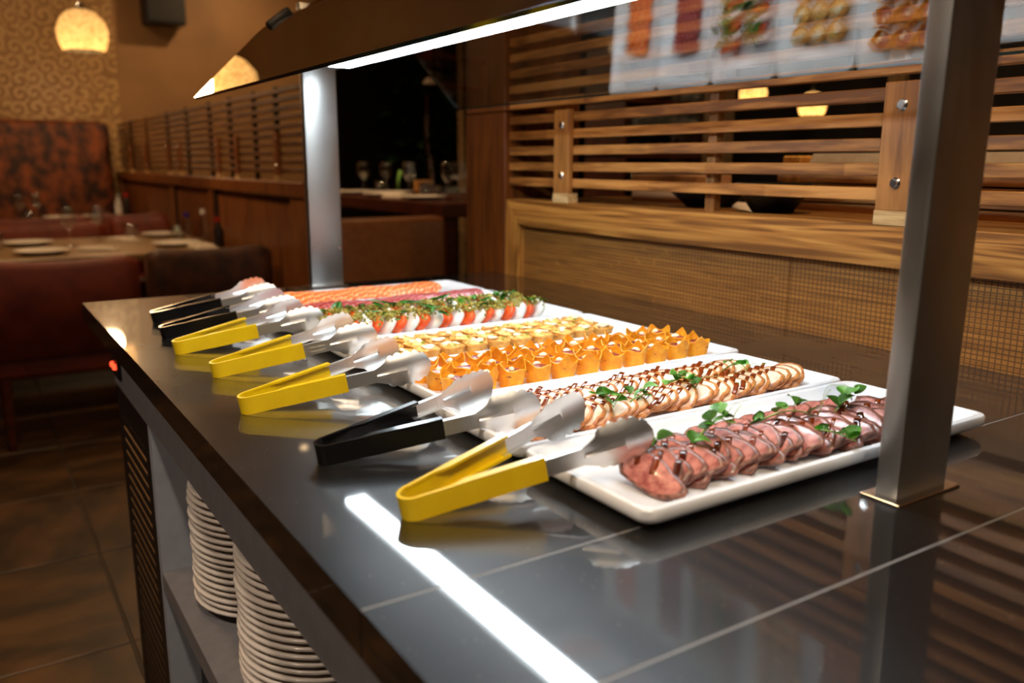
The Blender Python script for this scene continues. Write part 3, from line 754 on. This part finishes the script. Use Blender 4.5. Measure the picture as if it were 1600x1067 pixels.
# 7 beef ----------------------------------------------------------------------------
bf = [slice_mesh('beef_slice', .040*random.uniform(.85, 1.1), .072*random.uniform(.85, 1.1), .0042, [M['beef'], M['beef_rim']], .26, sq=2.2, rim=.84) for _ in range(7)]
bfs = [drizzle(.040, .05, M['sauce_dark'] if i % 2 else M['sauce'], .0042, (i+.5)/5, .021, 400+i) for i in range(5)]
def beef_y(t): return -.030+.008*math.sin(t*5+.5)
nb_ = 40
for i in range(nb_):
    t = i/(nb_-1); x = .500+.390*t; a = math.radians(39)+.03*math.sin(i*.5)
    z = ZF+.003+.019*math.sin(a)
    o = tag(link('beef_slice', bf[(i*3) % 7], None, (x, PC[6]+beef_y(t)+random.uniform(-.005, .005), z), (.10+.06*math.sin(t*8+1)+random.uniform(-.03, .03), -a, .18*math.sin(t*10)+random.uniform(-.05, .05))),
        'pink roast beef slice with a brown edge, %s from the tong end' % nth(i+1), 'beef slice', 'slices on the beef platter')
    if i % 2 == 0 or i < 6: link('sauce_stripes', bfs[i % 5], o)
for i in range(9):                                  # a loose second layer lying along the back of the row
    x = .62+.026*i
    tag(link('beef_slice', bf[(i*2) % 7], None, (x, PC[6]+.030+random.uniform(-.001, .001), ZF+.0135), (-.22, -math.radians(24), .2*math.sin(i*.8)), (.85, .58, 1)),
        'small beef slice along the back of the beef row, %s from tong end' % nth(i+1), 'beef slice', 'small slices behind the beef row')

# pea shoots ------------------------------------------------------------------------
PLF = [leaf_mesh('leaf', L, Wd, M['pea_leaf'], fd, cu) for L, Wd, fd, cu in ((.019, .019, .22, .30), (.016, .017, .12, .1), (.022, .017, .40, .4), (.014, .014, .2, -.2))]
def pea_shoot(x, y, z, size, heading, nleaf, label, tendril=True, lift=.3, seed=0):
    rnd = random.Random(seed)
    t = thing('pea_shoot', (x, y, z), label, 'garnish', 'pea shoots on the meat platters')
    L = .046*size; lift *= .5; pts = []
    for i in range(9):
        u = i/8; pts.append((L*u*math.cos(heading)+.004*math.sin(u*5), L*u*math.sin(heading)+.004*math.cos(u*4), .004+lift*L*math.sin(u*2.6)))
    part('stem', tube(pts, .0011, None, 6, .6), M['pea_stem'], t, True, local=True)
    for k in range(nleaf+4):
        u = .05+.95*(k//2+.5)/max(1, (nleaf+5)//2); i = min(8, int(u*8)); p = Vector(pts[i])+Vector((rnd.uniform(-.004, .004), rnd.uniform(-.004, .004), rnd.uniform(0, .006)))
        ang = heading+(1 if k % 2 else -1)*rnd.uniform(.5, 1.6)
        s = (.55+.35*size)*rnd.uniform(.75, 1.1)
        link('leaf', PLF[rnd.randrange(4)], t, p, (rnd.uniform(-.5, .5), rnd.uniform(-.75, .1), ang), (s, s, s))
    if tendril:
        q = Vector(pts[-1]); a = heading+rnd.uniform(-.8, .8); tp = []
        for i in range(14):
            u = i/13; tp.append(q+Vector((.032*u*math.cos(a+1.5*u), .032*u*math.sin(a+1.5*u), .018*math.sin(u*3.0)*size+.003*math.sin(u*9))))
        part('tendril', tube(tp, .00045, None, 4, .5), M['pea_stem'], t, True, local=True)
    return t
ZT = ZF+.020
pea_shoot(.602, .752, ZT-0.0061, 1.05, -1.75, 6, 'bushy pea shoot on the chicken slices beside the steel tongs', lift=.5, seed=1)
pea_shoot(.626, .712, ZT-0.0020, .8, .3, 1, 'small flat pea shoot lying at the beef edge of the chicken slices', False, seed=2)
pea_shoot(.728, .762, ZT-0.0085, 1.0, -1.5, 8, 'dense pea shoot standing midway along the chicken slices', lift=.7, seed=3)
pea_shoot(.826, .760, ZT-0.0023, .75, -1.4, 0, 'upright pea shoot with curled tendril on the chicken slices', lift=.9, seed=5)
pea_shoot(.508, .556, ZT+0.0048, .6, .6, -1, 'tiny pea shoot beside the tong tips on the beef slices', seed=6)
pea_shoot(.566, .552, ZT+0.0030, 1.15, .1, 9, 'large leafy pea shoot heaped on the beef slices', lift=.8, seed=7)
pea_shoot(.668, .578, ZT-0.0074, 1.75, -.35, 3, 'long trailing pea shoot stretched along the beef slices', lift=.5, seed=8)
pea_shoot(.715, .530, ZT-0.0019, .95, -1.4, 2, 'drooping pea shoot hanging over the front of the beef slices', False, lift=.1, seed=9)
pea_shoot(.775, .548, ZT+0.0025, .95, .3, 3, 'pea shoot with a looping tendril near the steel post on the beef', lift=.6, seed=10)

# ================================================================== TONGS
def sweep_c(path, normals, H, F, th, bm=None):
    """C-channel: web of height H on the path, flanges of length F along the normal"""
    bm = bm or bmesh.new(); rings = []
    for (p, nv, h, fl_) in zip(path, normals, H, F):
        prof = [(0, -h/2), (fl_, -h/2), (fl_, -h/2+th), (th, -h/2+th), (th, h/2-th), (fl_, h/2-th), (fl_, h/2), (0, h/2)]
        rings.append([(p[0]+nv[0]*a, p[1]+nv[1]*a, p[2]+b) for a, b in prof])
    return loft(bm, rings)
SPREAD = math.radians(12.0)
def arm_pt(x, s):     # point of an arm at distance x from the loop centre, s = -1 front, 1 back
    r0 = .0155
    return (x*math.cos(SPREAD), s*(r0+x*math.sin(SPREAD)), 0), (math.sin(SPREAD), -s*math.cos(SPREAD))
def build_tong_meshes():
    path, nor, Hh, Ff = [], [], [], []
    for i in range(9):
        x = .113*(1-i/8); p, nv = arm_pt(x, -1); path.append(p); nor.append(nv); Hh.append(.0225 if x > .03 else .0215); Ff.append(.0085 if x > .03 else .0035)
    for i in range(1, 12):
        a = -PI/2-SPREAD*.0-PI*i/12; path.append((.0155*math.cos(a), .0155*math.sin(a), 0)); nor.append((-math.cos(a), -math.sin(a))); Hh.append(.0215); Ff.append(.0032)
    for i in range(9):
        x = .113*i/8; p, nv = arm_pt(x, 1); path.append(p); nor.append(nv); Hh.append(.0225 if x > .03 else .0215); Ff.append(.0085 if x > .03 else .0035)
    hb = sweep_c(path, nor, Hh, Ff, .0028)
    bmesh.ops.bevel(hb, geom=[e for e in hb.edges if e.calc_face_angle(0) > .9], offset=.0006, segments=1, affect='EDGES')
    handle = mesh_from(hb, 'handle', M['yellow'], 'auto'); handle_b = handle.copy(); handle_b.materials[0] = M['black_grip']
    arms = []
    for s in (-1, 1):
        bm = bmesh.new(); path, nor, Hh, Ff = [], [], [], []
        for i in range(6):
            x = .106+.044*i/5; p, nv = arm_pt(x, s); p = (p[0]+nv[0]*.0006, p[1]+nv[1]*.0006, 0)
            path.append(p); nor.append(nv); Hh.append(.0165); Ff.append(.0062*(1-.55*max(0, (i-3)/2)))
        sweep_c(path, nor, Hh, Ff, .0009, bm)
        # scalloped head: a dished blade
        nu, nv_ = 80, 12; G = []
        for i in range(nu+1):
            u = i/nu; x = .141+.080*u
            base = .0082+(.0196-.0082)*(.5-.5*math.cos(PI*min(1, u/.48)))
            if u > .62: base *= max(.05, 1-((u-.62)/.382)**2.4)**.5
            lob = .0034*abs(math.sin((u-.28)/.72*PI*5.0))**.7*min(1, (1.02-u)/.12) if u > .28 else 0
            hw_ = base+lob-.0008
            row = []
            for j in range(nv_+1):
                v = 2*j/nv_-1; z = hw_*v
                (px, py, _), nn = arm_pt(x, s)
                dish = .0075*(abs(z/.0215)**2.2)*min(1, u/.35)+.010*max(0, u-.62)**1.6*2
                rib = -.0018*math.exp(-(v/.13)**2)*(1 if .12 < u < .62 else 0)
                d = dish+rib+.0008
                row.append((px+nn[0]*d, py+nn[1]*d, z))
            G.append(row)
        A = [[bm.verts.new(p) for p in r] for r in G]; th = .0009
        B = [[bm.verts.new((p[0]+math.sin(SPREAD)*th, p[1]-s*math.cos(SPREAD)*th, p[2])) for p in r] for r in G]
        for i in range(nu):
            for j in range(nv_):
                bm.faces.new((A[i][j], A[i+1][j], A[i+1][j+1], A[i][j+1])); bm.faces.new((B[i][j], B[i][j+1], B[i+1][j+1], B[i+1][j]))
        def strip(a, b):
            for k in range(len(a)-1): bm.faces.new((a[k], a[k+1], b[k+1], b[k]))
        strip(A[0], B[0]); strip(A[-1], B[-1]); strip([r[0] for r in A], [r[0] for r in B]); strip([r[-1] for r in A], [r[-1] for r in B])
        arms.append(mesh_from(bm, 'arm', M['steel_tong'], 'auto'))
    return handle, handle_b, arms
TH, THB, TA = build_tong_meshes()
TONGS = [  # loop x, y, heading, colour, platter, degrees the heads lie above the loop
    (.298, 1.700, -.075, 'black', 'salmon', 10.3), (.283, 1.535, -.085, 'black', 'tuna', 10.3), (.276, 1.395, -.03, 'yellow', 'tomato and mozzarella', 9.7),
    (.290, 1.212, -.075, 'yellow', 'tartlet', 10.3), (.274, 1.010, -.07, 'yellow', 'tortilla cup', 9.7), (.291, .790, -.075, 'black', 'chicken', 8.7), (.304, .622, -.06, 'yellow', 'beef', 11.8)]
for k, (x, y, hd, colr, pf, tl) in enumerate(TONGS):
    t = thing('serving_tongs', (x, y, ZC+.0134), '%s handled steel serving tongs resting on the %s platter' % (colr, pf), 'tongs', 'serving tongs', (0, -math.radians(tl), hd))
    link('handle', TH if colr == 'yellow' else THB, t)
    for m in TA: link('arm', m, t)
    if k == 3:                                     # two stamped lines on this pair
        bm = bmesh.new()
        for r_ in range(2):
            for i in range(13):
                if i in (5,): continue
                (px, py, _), nn = arm_pt(.122+.0017*i, -1)
                (qx, qy, _), _n = arm_pt(.122+.0017*i+.0012, -1)
                z = -.0035+.006*r_
                vs4 = [bm.verts.new((a-nn[0]*-.0004, b+nn[1]*-.0001, c)) for a, b, c in ((px, py, z-.0006), (qx, qy, z-.0006), (qx, qy, z+.0006), (px, py, z+.0006))]
                bm.faces.new(vs4)
        part('stamped_lines', bm, M['linen'], t, False, local=True)

# ================================================================== PENDANT LAMPS AND CEILING LIGHTS
def shade_mat():
    s = N('beaded_shade'); v = s.coords('Object')
    vo = s.n('TexVoronoi'); vo.inputs['Scale'].default_value = 55; s.l(v, vo.inputs['Vector'])
    em = s.n('Emission'); em.inputs[0].default_value = (1.0, .62, .24, 1)
    s.l(s.math('ADD', .22, s.math('MULTIPLY', s.math('SUBTRACT', .5, vo.outputs['Distance']), .9)), em.inputs[1])
    tr = s.n('BsdfTranslucent'); tr.inputs[0].default_value = (.42, .34, .22, 1)
    ad = s.n('AddShader'); s.l(em.outputs[0], ad.inputs[0]); s.l(tr.outputs[0], ad.inputs[1]); s.l(ad.outputs[0], s.out.inputs[0])
    return s.m
M['shade'] = shade_mat()
M['bulb'] = emit_mat('bulb', (1, .80, .50), 12)
def pendant(x, y, z, R, label, watts, grp='beaded pendant lamps'):
    t = thing('pendant_lamp', (x, y, z), label, 'lamp', grp)
    prof = [(R*.20, R*.95), (R*.55, R*.82), (R*.85, R*.5), (R*1.0, R*.1), (R*.97, -R*.3), (R*.86, -R*.62), (R*.80, -R*.72)]
    sh = link('shade', mesh_from(lathe([(r, zz) for r, zz in prof]+[(r-.004, zz) for r, zz in prof[::-1]], 28, cap0=False, cap1=False), 'shade', M['shade'], True), t)
    link('bulb', mesh_from(lathe([(.0001, -R*.35), (R*.22, -R*.28), (R*.30, -R*.05), (R*.22, R*.2), (R*.1, R*.4), (.0001, R*.42)], 14), 'bulb', M['bulb'], True), t)
    link('cap', mesh_from(lathe([(.0001, R*.9), (R*.24, R*.9), (R*.22, R*1.05), (R*.08, R*1.25), (.0001, R*1.25)], 14), 'cap', M['chrome'], 'auto'), t)
    link('cord', mesh_from(tube([(0, 0, R*1.2), (0, 0, HC-z)], .004), 'cord', M['black']), t)
    if watts:
        ld = bpy.data.lights.new('pendant_light', 'POINT'); ld.energy = watts; ld.color = WARM; ld.shadow_soft_size = R*.5
        lo = bpy.data.objects.new('pendant_light', ld); COL.objects.link(lo); lo.parent = t; lo.location = (0, 0, -R*.85)
    return t
pendant(.87, 7.0, ZC+1.20, .17, 'glowing beaded pendant lamp hanging in front of the swirl wallpaper', PENDANT_W)
pendant(.72, 5.0, ZC+1.34, .17, 'glowing beaded pendant lamp over the table beside the slat partition', PENDANT_W)
pendant(2.75, 2.46, ZC+.58, .056, 'small beaded pendant lamp behind the slat screen, beside the pale post', 2.5, 'small pendants behind the slats')
pendant(2.95, 2.325, ZC+.535, .056, 'small beaded pendant lamp behind the slat screen, beyond the white tray', 2.5, 'small pendants behind the slats')
for k, (x, y, z, wt_, cone, aim, *tone) in enumerate(DOWNLIGHTS):  # fittings out of view; the last spots in the list are added fill
    t = thing('unseen_downlight', (x, y, HC), 'unseen round recessed ceiling downlight with a metal ring', 'light', 'ceiling downlights')
    link('ring', mesh_from(lathe([(.055, -.001), (.055, -.008), (.042, -.008), (.040, .0)], 20, cap0=False, cap1=False), 'ring', M['chrome'], True), t)
    link('lens', mesh_from(lathe([(.0001, -.004), (.040, -.004), (.040, -.002), (.0001, -.002)], 20), 'lens', emit_mat('downlight_lens', WARM, 8)), t)
    ld = bpy.data.lights.new('downlight', 'SPOT'); ld.energy = wt_; ld.color = tone[0] if tone else WARM; ld.spot_size = math.radians(cone); ld.spot_blend = .8; ld.shadow_soft_size = .06
    lo = bpy.data.objects.new('downlight', ld); COL.objects.link(lo); lo.parent = t; lo.location = (0, 0, -.03)
    d = Vector(aim)-Vector((x, y, HC-.03)); lo.rotation_euler = d.to_track_quat('-Z', 'Y').to_euler()

# ================================================================== DINING AREA BEYOND THE COUNTER
def simple_table(x0, x1, y0, y1, z, mat, label, th=.035):
    t = thing('dining_table', ((x0+x1)/2, (y0+y1)/2, 0), label, 'table')
    part('table_top', box(x0, x1, y0, y1, z-th, z, .004), mat, t)
    for x in (x0+.06, x1-.06):
        for y in (y0+.06, y1-.06):
            part('leg', box(x-.03, x+.03, y-.03, y+.03, 0, z-th), M['dark_table'], t)
    return t
def chair(x0, x1, yb, ztop, mat, label, grp, depth=.5, face=1):
    """upholstered chair whose back stands at yb and which faces +y (face=1)"""
    t = thing('dining_chair', ((x0+x1)/2, yb, 0), label, 'chair', grp)
    s = face
    bm = bmesh.new(); n = 10; rings = []
    for i in range(n+1):                               # gently dipping, rounded back
        u = i/n; x = x0+(x1-x0)*u
        top = ztop-.018*math.sin(u*PI)-.05*max(0, abs(u-.5)*2-.9)*10*.5
        r = .035
        prof = [(yb-s*.045, .40), (yb-s*.055, top-r), (yb-s*.045, top-.01), (yb-s*.015, top), (yb+s*.025, top-.008), (yb+s*.04, top-r), (yb+s*.05, .40)]
        rings.append([(x, y, z) for y, z in prof])
    loft(bm, rings); part('backrest', bm, mat, t, True)
    part('seat', cushion(x0+.01, x1-.01, min(yb, yb+s*depth), max(yb, yb+s*depth), .30, .47, .03, 2), mat, t, True)
    for x in (x0+.05, x1-.05):
        for y in (yb, yb+s*(depth-.05)):
            part('leg', tube([(x, y, .31), (x, y, 0)], .022, None, 8, .7), M['dark_table'], t)
    return t
chair(.03, .625, 4.0, ZC-.088, M['velvet_red'], 'rust red velvet dining chair with a pleated cover by the passage', 'dining chairs')
chair(.665, 1.215, 4.03, ZC-.072, M['velvet_brown'], 'dark brown velvet dining chair against the booth partition', 'dining chairs')
chair(.02, .78, 6.12, ZC-.075, M['velvet_red'], 'rust red velvet chair back between the two laid tables', 'dining chairs', depth=.38, face=-1)
chair(.82, 1.18, 6.12, ZC-.055, M['velvet_red'], 'narrow rust red chair back beside the partition between the tables', 'dining chairs', depth=.38, face=-1)
chair(.10, .72, 6.30, ZC-.045, M['velvet_red'], 'rust red velvet chair drawn up to the table by the high sofa', 'dining chairs')
chair(.76, 1.20, 6.32, ZC-.035, M['velvet_red'], 'narrow rust red chair drawn up to the sofa table beside the partition', 'dining chairs')
simple_table(-.5, 1.19, 4.56, 5.72, ZC-.15, M['table_wood'], 'light wooden dining table laid with plates behind the velvet chairs')
simple_table(-.4, 1.19, 7.0, 7.86, ZC-.15, M['table_wood'], 'light wooden dining table laid in front of the high velvet sofa')
sf = thing('high_sofa', (.0, 8.35, 0), 'high backed sofa in mottled orange and brown crushed velvet', 'sofa')
part('backrest', cushion(-2.2, 1.17, 8.28, 8.55, .2, ZC+.645, .07, 4), M['velvet'], sf, True)
part('seat', cushion(-2.2, 1.17, 7.9, 8.33, .1, .48, .05, 3), M['velvet'], sf, True)

# tableware
WG = mesh_from(lathe([(.0001, 0), (.034, 0), (.034, .003), (.006, .006), (.0042, .02), (.0042, .085), (.012, .095), (.034, .12), (.040, .15), (.036, .185), (.031, .205), (.0300, .205), (.035, .184), (.0385, .15), (.033, .122), (.010, .099), (.0001, .097)], 22), 'wine_glass', M['clear'], True)
TB = mesh_from(lathe([(.0001, 0), (.032, 0), (.036, .01), (.040, .045), (.040, .085), (.0385, .085), (.0385, .045), (.034, .012), (.0001, .010)], 22), 'tumbler', M['clear'], True)
SP = plate_mesh(.13, 'side_plate', M['table_plate'], 28)
def wine(x, y, z, lab, grp): return tag(link('wine_glass', WG, None, (x, y, z)), lab, 'wine glass', grp)
def tumb(x, y, z, lab, grp): return tag(link('tumbler', TB, None, (x, y, z)), lab, 'tumbler', grp)
def plat(x, y, z, lab, grp): return tag(link('side_plate', SP, None, (x, y, z)), lab, 'plate', grp)
def napkin(x, y, z, lab, grp, rz=0):
    bm = box(-.055, .055, -.09, .09, 0, .012, .004, 2)
    add_box(bm, -.05, .05, -.06, .085, .011, .022, .004, 2)
    o = link('napkin', mesh_from(bm, 'napkin', M['linen'], True), None, (x, y, z), (0, 0, rz)); return tag(o, lab, 'napkin', grp)
ZT1 = ZC-.15
ga = 'tableware on the table behind the velvet chairs'
for x, y in ((.486, 5.20), (.66, 5.45)): wine(x, y, ZT1, 'stemmed wine glass on the table behind the velvet chairs', ga+', wine glasses')
for x, y in ((.135, 5.15), (.85, 5.55), (1.05, 5.22)): tumb(x, y, ZT1, 'clear tumbler on the table behind the velvet chairs', ga+', tumblers')
for x, y in ((.29, 5.35), (.32, 4.80), (.98, 4.90), (1.04, 5.58)): plat(x, y, ZT1, 'white plate on the table behind the velvet chairs', ga+', plates')
for x, y, r in ((.575, 4.82, 1.1), (.78, 5.35, .4), (1.06, 4.665, .1)): napkin(x, y, ZT1, 'folded pale napkin on the table behind the velvet chairs', ga+', napkins', r)
gb = 'tableware on the sofa table'
for x, y in ((.38, 7.45), (.50, 7.6), (1.08, 7.5)): wine(x, y, ZT1, 'stemmed wine glass on the sofa table', gb+', wine glasses')
for x, y in ((.43, 7.33), (.93, 7.5)): tumb(x, y, ZT1, 'clear tumbler on the sofa table', gb+', tumblers')
for x, y in ((.34, 7.15), (.67, 7.7), (.945, 7.72)): plat(x, y, ZT1, 'white plate on the sofa table', gb+', plates')
def bottle(x, y, z, glass, cap, lab, h=.17):
    t = thing('condiment_bottle', (x, y, z), lab, 'bottle')
    link('body', mesh_from(lathe([(.0001, 0), (.026, 0), (.028, .01), (.028, h*.55), (.013, h*.75), (.012, h*.88), (.0001, h*.88)], 16), 'body', glass, True), t)
    link('cap', mesh_from(lathe([(.0001, h*.86), (.016, h*.86), (.016, h), (.0001, h)], 14), 'cap', cap, 'auto'), t)
MB_ = {k: plain('cap_'+k, c, .4) for k, c in dict(blue=C(50, 36, 130), red=C(176, 26, 22), white=C(226, 220, 214), dark=C(30, 18, 12)).items()}
bottle(1.075, 5.07, ZT1, M['clear'], MB_['blue'], 'clear condiment bottle with a blue cap on the laid table')
bottle(1.15, 5.0, ZT1, M['clear'], MB_['white'], 'clear condiment bottle with a white cap on the laid table', .19)
bottle(1.155, 4.70, ZT1, MB_['dark'], MB_['red'], 'dark condiment bottle with a red cap on the laid table', .16)
bottle(1.11, 7.75, ZT1, MB_['white'], MB_['dark'], 'white condiment bottle with a dark cap on the sofa table', .2)
bottle(1.155, 7.63, ZT1, MB_['dark'], MB_['red'], 'dark condiment bottle with a red cap on the sofa table', .2)

# wall loudspeaker
lsz = thing('wall_speaker', (1.72, 8.5, ZC+1.5), 'black loudspeaker box mounted high on the tan wall', 'speaker')
part('cabinet', box(1.55, 1.89, 8.32, 8.56, ZC+1.50, ZC+2.0, .01), M['black'], lsz)
part('bracket', box(1.69, 1.75, 8.55, 8.60, ZC+1.6, ZC+1.85), M['black'], lsz)
part('grille', box(1.57, 1.87, 8.312, 8.321, ZC+1.52, ZC+1.98, .004), M['dark'], lsz)

# ---- booth in the passage
bn = thing('booth_bench', (1.62, 3.62, 0), 'tan leather booth bench with a rounded back in the passage', 'bench')
part('backrest', cushion(1.36, 1.935, 3.56, 3.70, .15, ZC+.052, .03, 3), M['leather'], bn, True)
part('seat', cushion(1.36, 1.935, 3.68, 4.1, .1, .6, .04, 3), M['leather'], bn, True)
ZT2 = ZC+.10
simple_table(2.02, 2.85, 3.76, 5.62, ZT2, M['dark_table'], 'dark wooden table laid with glasses behind the leather booth bench', .07)
gc = 'tableware on the dark table'
for x, y in ((2.28, 5.35), (2.42, 5.30), (2.26, 4.62), (2.24, 4.10), (2.34, 4.15)): wine(x, y, ZT2, 'stemmed wine glass on the dark table behind the leather bench', gc+', wine glasses')
for x, y in ((2.36, 5.24), (2.345, 4.57), (2.17, 4.02), (2.18, 3.86)): tumb(x, y, ZT2, 'clear tumbler on the dark table behind the leather bench', gc+', tumblers')
for x, y in ((2.32, 4.99), (2.155, 4.76), (2.16, 4.25), (2.17, 5.22)): plat(x, y, ZT2, 'white plate on the dark table behind the leather bench', gc+', plates')
for x, y in ((2.13, 4.505), (2.13, 5.5)): napkin(x, y, ZT2, 'folded pale napkin on the dark table behind the leather bench', gc+', napkins', .2)
vz = thing('bud_vase', (2.43, 5.14, ZT2), 'little glass vase with a green sprig on the dark table', 'vase')
link('vase', mesh_from(lathe([(.0001, 0), (.022, 0), (.026, .03), (.012, .07), (.014, .085), (.012, .085), (.0001, .06)], 16), 'vase', M['clear'], True), vz)
link('sprig', mesh_from(tube([(0, 0, .02), (.004, 0, .09), (.02, 0, .15)], .006, None, 6, 2.2), 'sprig', M['pea_leaf'], True), vz)
cbx = thing('menu_block', (2.52, 4.95, ZT2), 'small amber wooden menu block on the dark table', 'menu holder')
part('block', box(2.46, 2.58, 4.93, 4.97, ZT2, ZT2+.09, .004), M['ash'], cbx)
part('card', box(2.48, 2.56, 4.925, 4.9295, ZT2+.012, ZT2+.08), M['dark_table'], cbx)
# tall plant in the dark alcove
tr = thing('potted_tree', (3.35, 6.45, 0), 'tall dark leafy potted tree in the unlit alcove', 'plant')
part('pot', lathe([(.0001, 0), (.17, 0), (.22, .45), (.20, .45), (.17, .1), (.0001, .1)], 20, cx=3.35, cy=6.45), M['terracotta'], tr, 'auto')
part('trunk', tube([(3.35, 6.45, .1), (3.37, 6.45, .8), (3.33, 6.45, 1.5), (3.36, 6.47, 2.0)], .035, None, 8, .5), M['dark_table'], tr, True)
lf = leaf_mesh('leaf', .16, .09, M['leaf_dark'], .2, .3)
for k in range(130):
    a = random.uniform(0, 6.28); rr = random.uniform(.05, .5); z = random.uniform(1.0, 2.15)
    link('leaf', lf, tr, (rr*math.cos(a), rr*math.sin(a), z), (random.uniform(-.6, .6), random.uniform(-.5, .8), a), (random.uniform(.7, 1.3),)*3)
# slim rod pendant in the alcove
rp = thing('rod_pendant', (2.92, 5.6, ZC+.88), 'slim rod pendant with a pale tip hanging before the dark alcove', 'lamp')
link('rod', mesh_from(tube([(0, 0, 0), (0, 0, HC-ZC-.88)], .011, None, 8), 'rod', M['leather'], True), rp)
link('tip', mesh_from(lathe([(.0001, -.03), (.05, -.03), (.055, -.015), (.03, .01), (.0001, .01)], 16), 'tip', M['linen'], 'auto'), rp)
# post of the alcove frame
tag(solo('alcove_post', box(3.24, 3.32, 5.70, 5.78, 0, HC, .004), M['table_wood'], (3.28, 5.74, 0), 'pale upright post at the edge of the alcove beside the pillar', 'post'))

# laid table seen through the far slats
simple_table(1.5, 1.98, 5.6, 7.0, ZC-.0, M['table_wood'], 'pale table seen through the slats of the booth partition')
for x, y in ((1.61, 5.66), (1.75, 5.85), (1.72, 5.68), (1.61, 5.80)): tumb(x, y, ZC, 'clear tumbler on the table behind the booth partition slats', 'tumblers behind the booth slats')

# ================================================================== KITCHEN PASS BEHIND THE SCREEN
ZS = ZR1-.0005
tag(solo('paper_box', box(1.50, 1.62, 1.50, 1.74, ZS, ZS+.068, .003), plain('kraft_card', C(206, 148, 96), .6), (1.56, 1.62, ZS), 'plain peach cardboard box on the shelf behind the slats', 'box'))
bw = lathe([(.0001, 0), (.05, 0), (.09, .035), (.095, .045), (.088, .042), (.05, .012), (.0001, .010)], 24)
bwm = mesh_from(bw, 'bowl', M['black'], True)
tag(link('serving_bowl', bwm, None, (1.44, 1.40, ZS)), 'black bowl on the shelf beside the peach box', 'bowl')
tag(link('serving_bowl', bwm, None, (1.385, 1.17, ZS), (0, 0, 0), (.8, .8, 1.3)), 'deep black bowl on the shelf before the wooden crate', 'bowl')
cr = thing('wooden_crate', (1.58, 1.12, ZS), 'low wooden slat crate on the shelf carrying a white tray', 'crate')
for i in range(5): part('slat', box(1.50, 1.66, .62, 1.26, ZS+.001+.0192*i, ZS+.0165+.0192*i, .001), M['slat'], cr)
for y in (.66, 1.22): part('corner_post', box(1.494, 1.53, y-.02, y+.02, ZS, ZS+.0945, .001), M['ash_v'], cr)
tr_ = loft(bmesh.new(), [[(1.58+x, .915+y, z) for x, y in rrect(a, b, .02, 3)] for a, b, z in ((.158, .55, ZS+.0932), (.158, .55, ZS+.099), (.148, .54, ZS+.117), (.142, .534, ZS+.117), (.14, .53, ZS+.099))])
solo('serving_tray', tr_, M['linen'], (1.58, .915, ZS+.0945), 'long white tray on the wooden crate behind the slats', 'tray')
for k, (y, c) in enumerate(((1.262, 0), (1.272, 1), (1.282, 0))):
    b_ = box(-.02, .02, -.03, .03, 0, .02, .004, 1)
    tag(link('bread_piece', mesh_from(b_, 'bread_piece', [M['pastry'], M['velvet_red']][c]), None, (1.527+.054*k, 1.228, ZS+.0932), (0, 0, .25*k-.2)), 'small torn bread piece at the end of the wooden crate', 'bread', 'bread pieces behind the slats')
for x, y, wd in ((2.5, 2.40, .055), (2.60, 2.47, .03), (2.6, 1.72, .03)):
    tag(solo('kitchen_post', box(x-wd/2, x+wd/2, y-wd, y+wd, 0, HC, .003), M['table_wood'], (x, y, 0), 'pale wooden upright in the kitchen behind the slat screen', 'post', 'uprights behind the slats'))
sh = thing('bottle_rack', (3.0, 3.35, ZC), 'dark wall rack of glass jars behind the slats beside the pillar', 'rack')
for i in range(5): part('rack_shelf', box(2.7, 3.3, 3.2, 3.5, ZC+.20+.13*i, ZC+.212+.13*i), M['dark_table'], sh)
for x in (2.7, 3.29): part('rack_side', box(x, x+.015, 3.2, 3.5, 0, ZC+.9), M['dark_table'], sh)
for i in range(4):
    for j in range(7):
        tag(link('glass_jar', TB, None, (2.76+.08*j, 3.28, ZC+.212+.13*i)), 'clear glass jar, %s from the pillar side, %s shelf of the dark rack' % (nth(j+1), ('lowest', 'second', 'third', 'top')[i]), 'jar', 'jars on the rack')
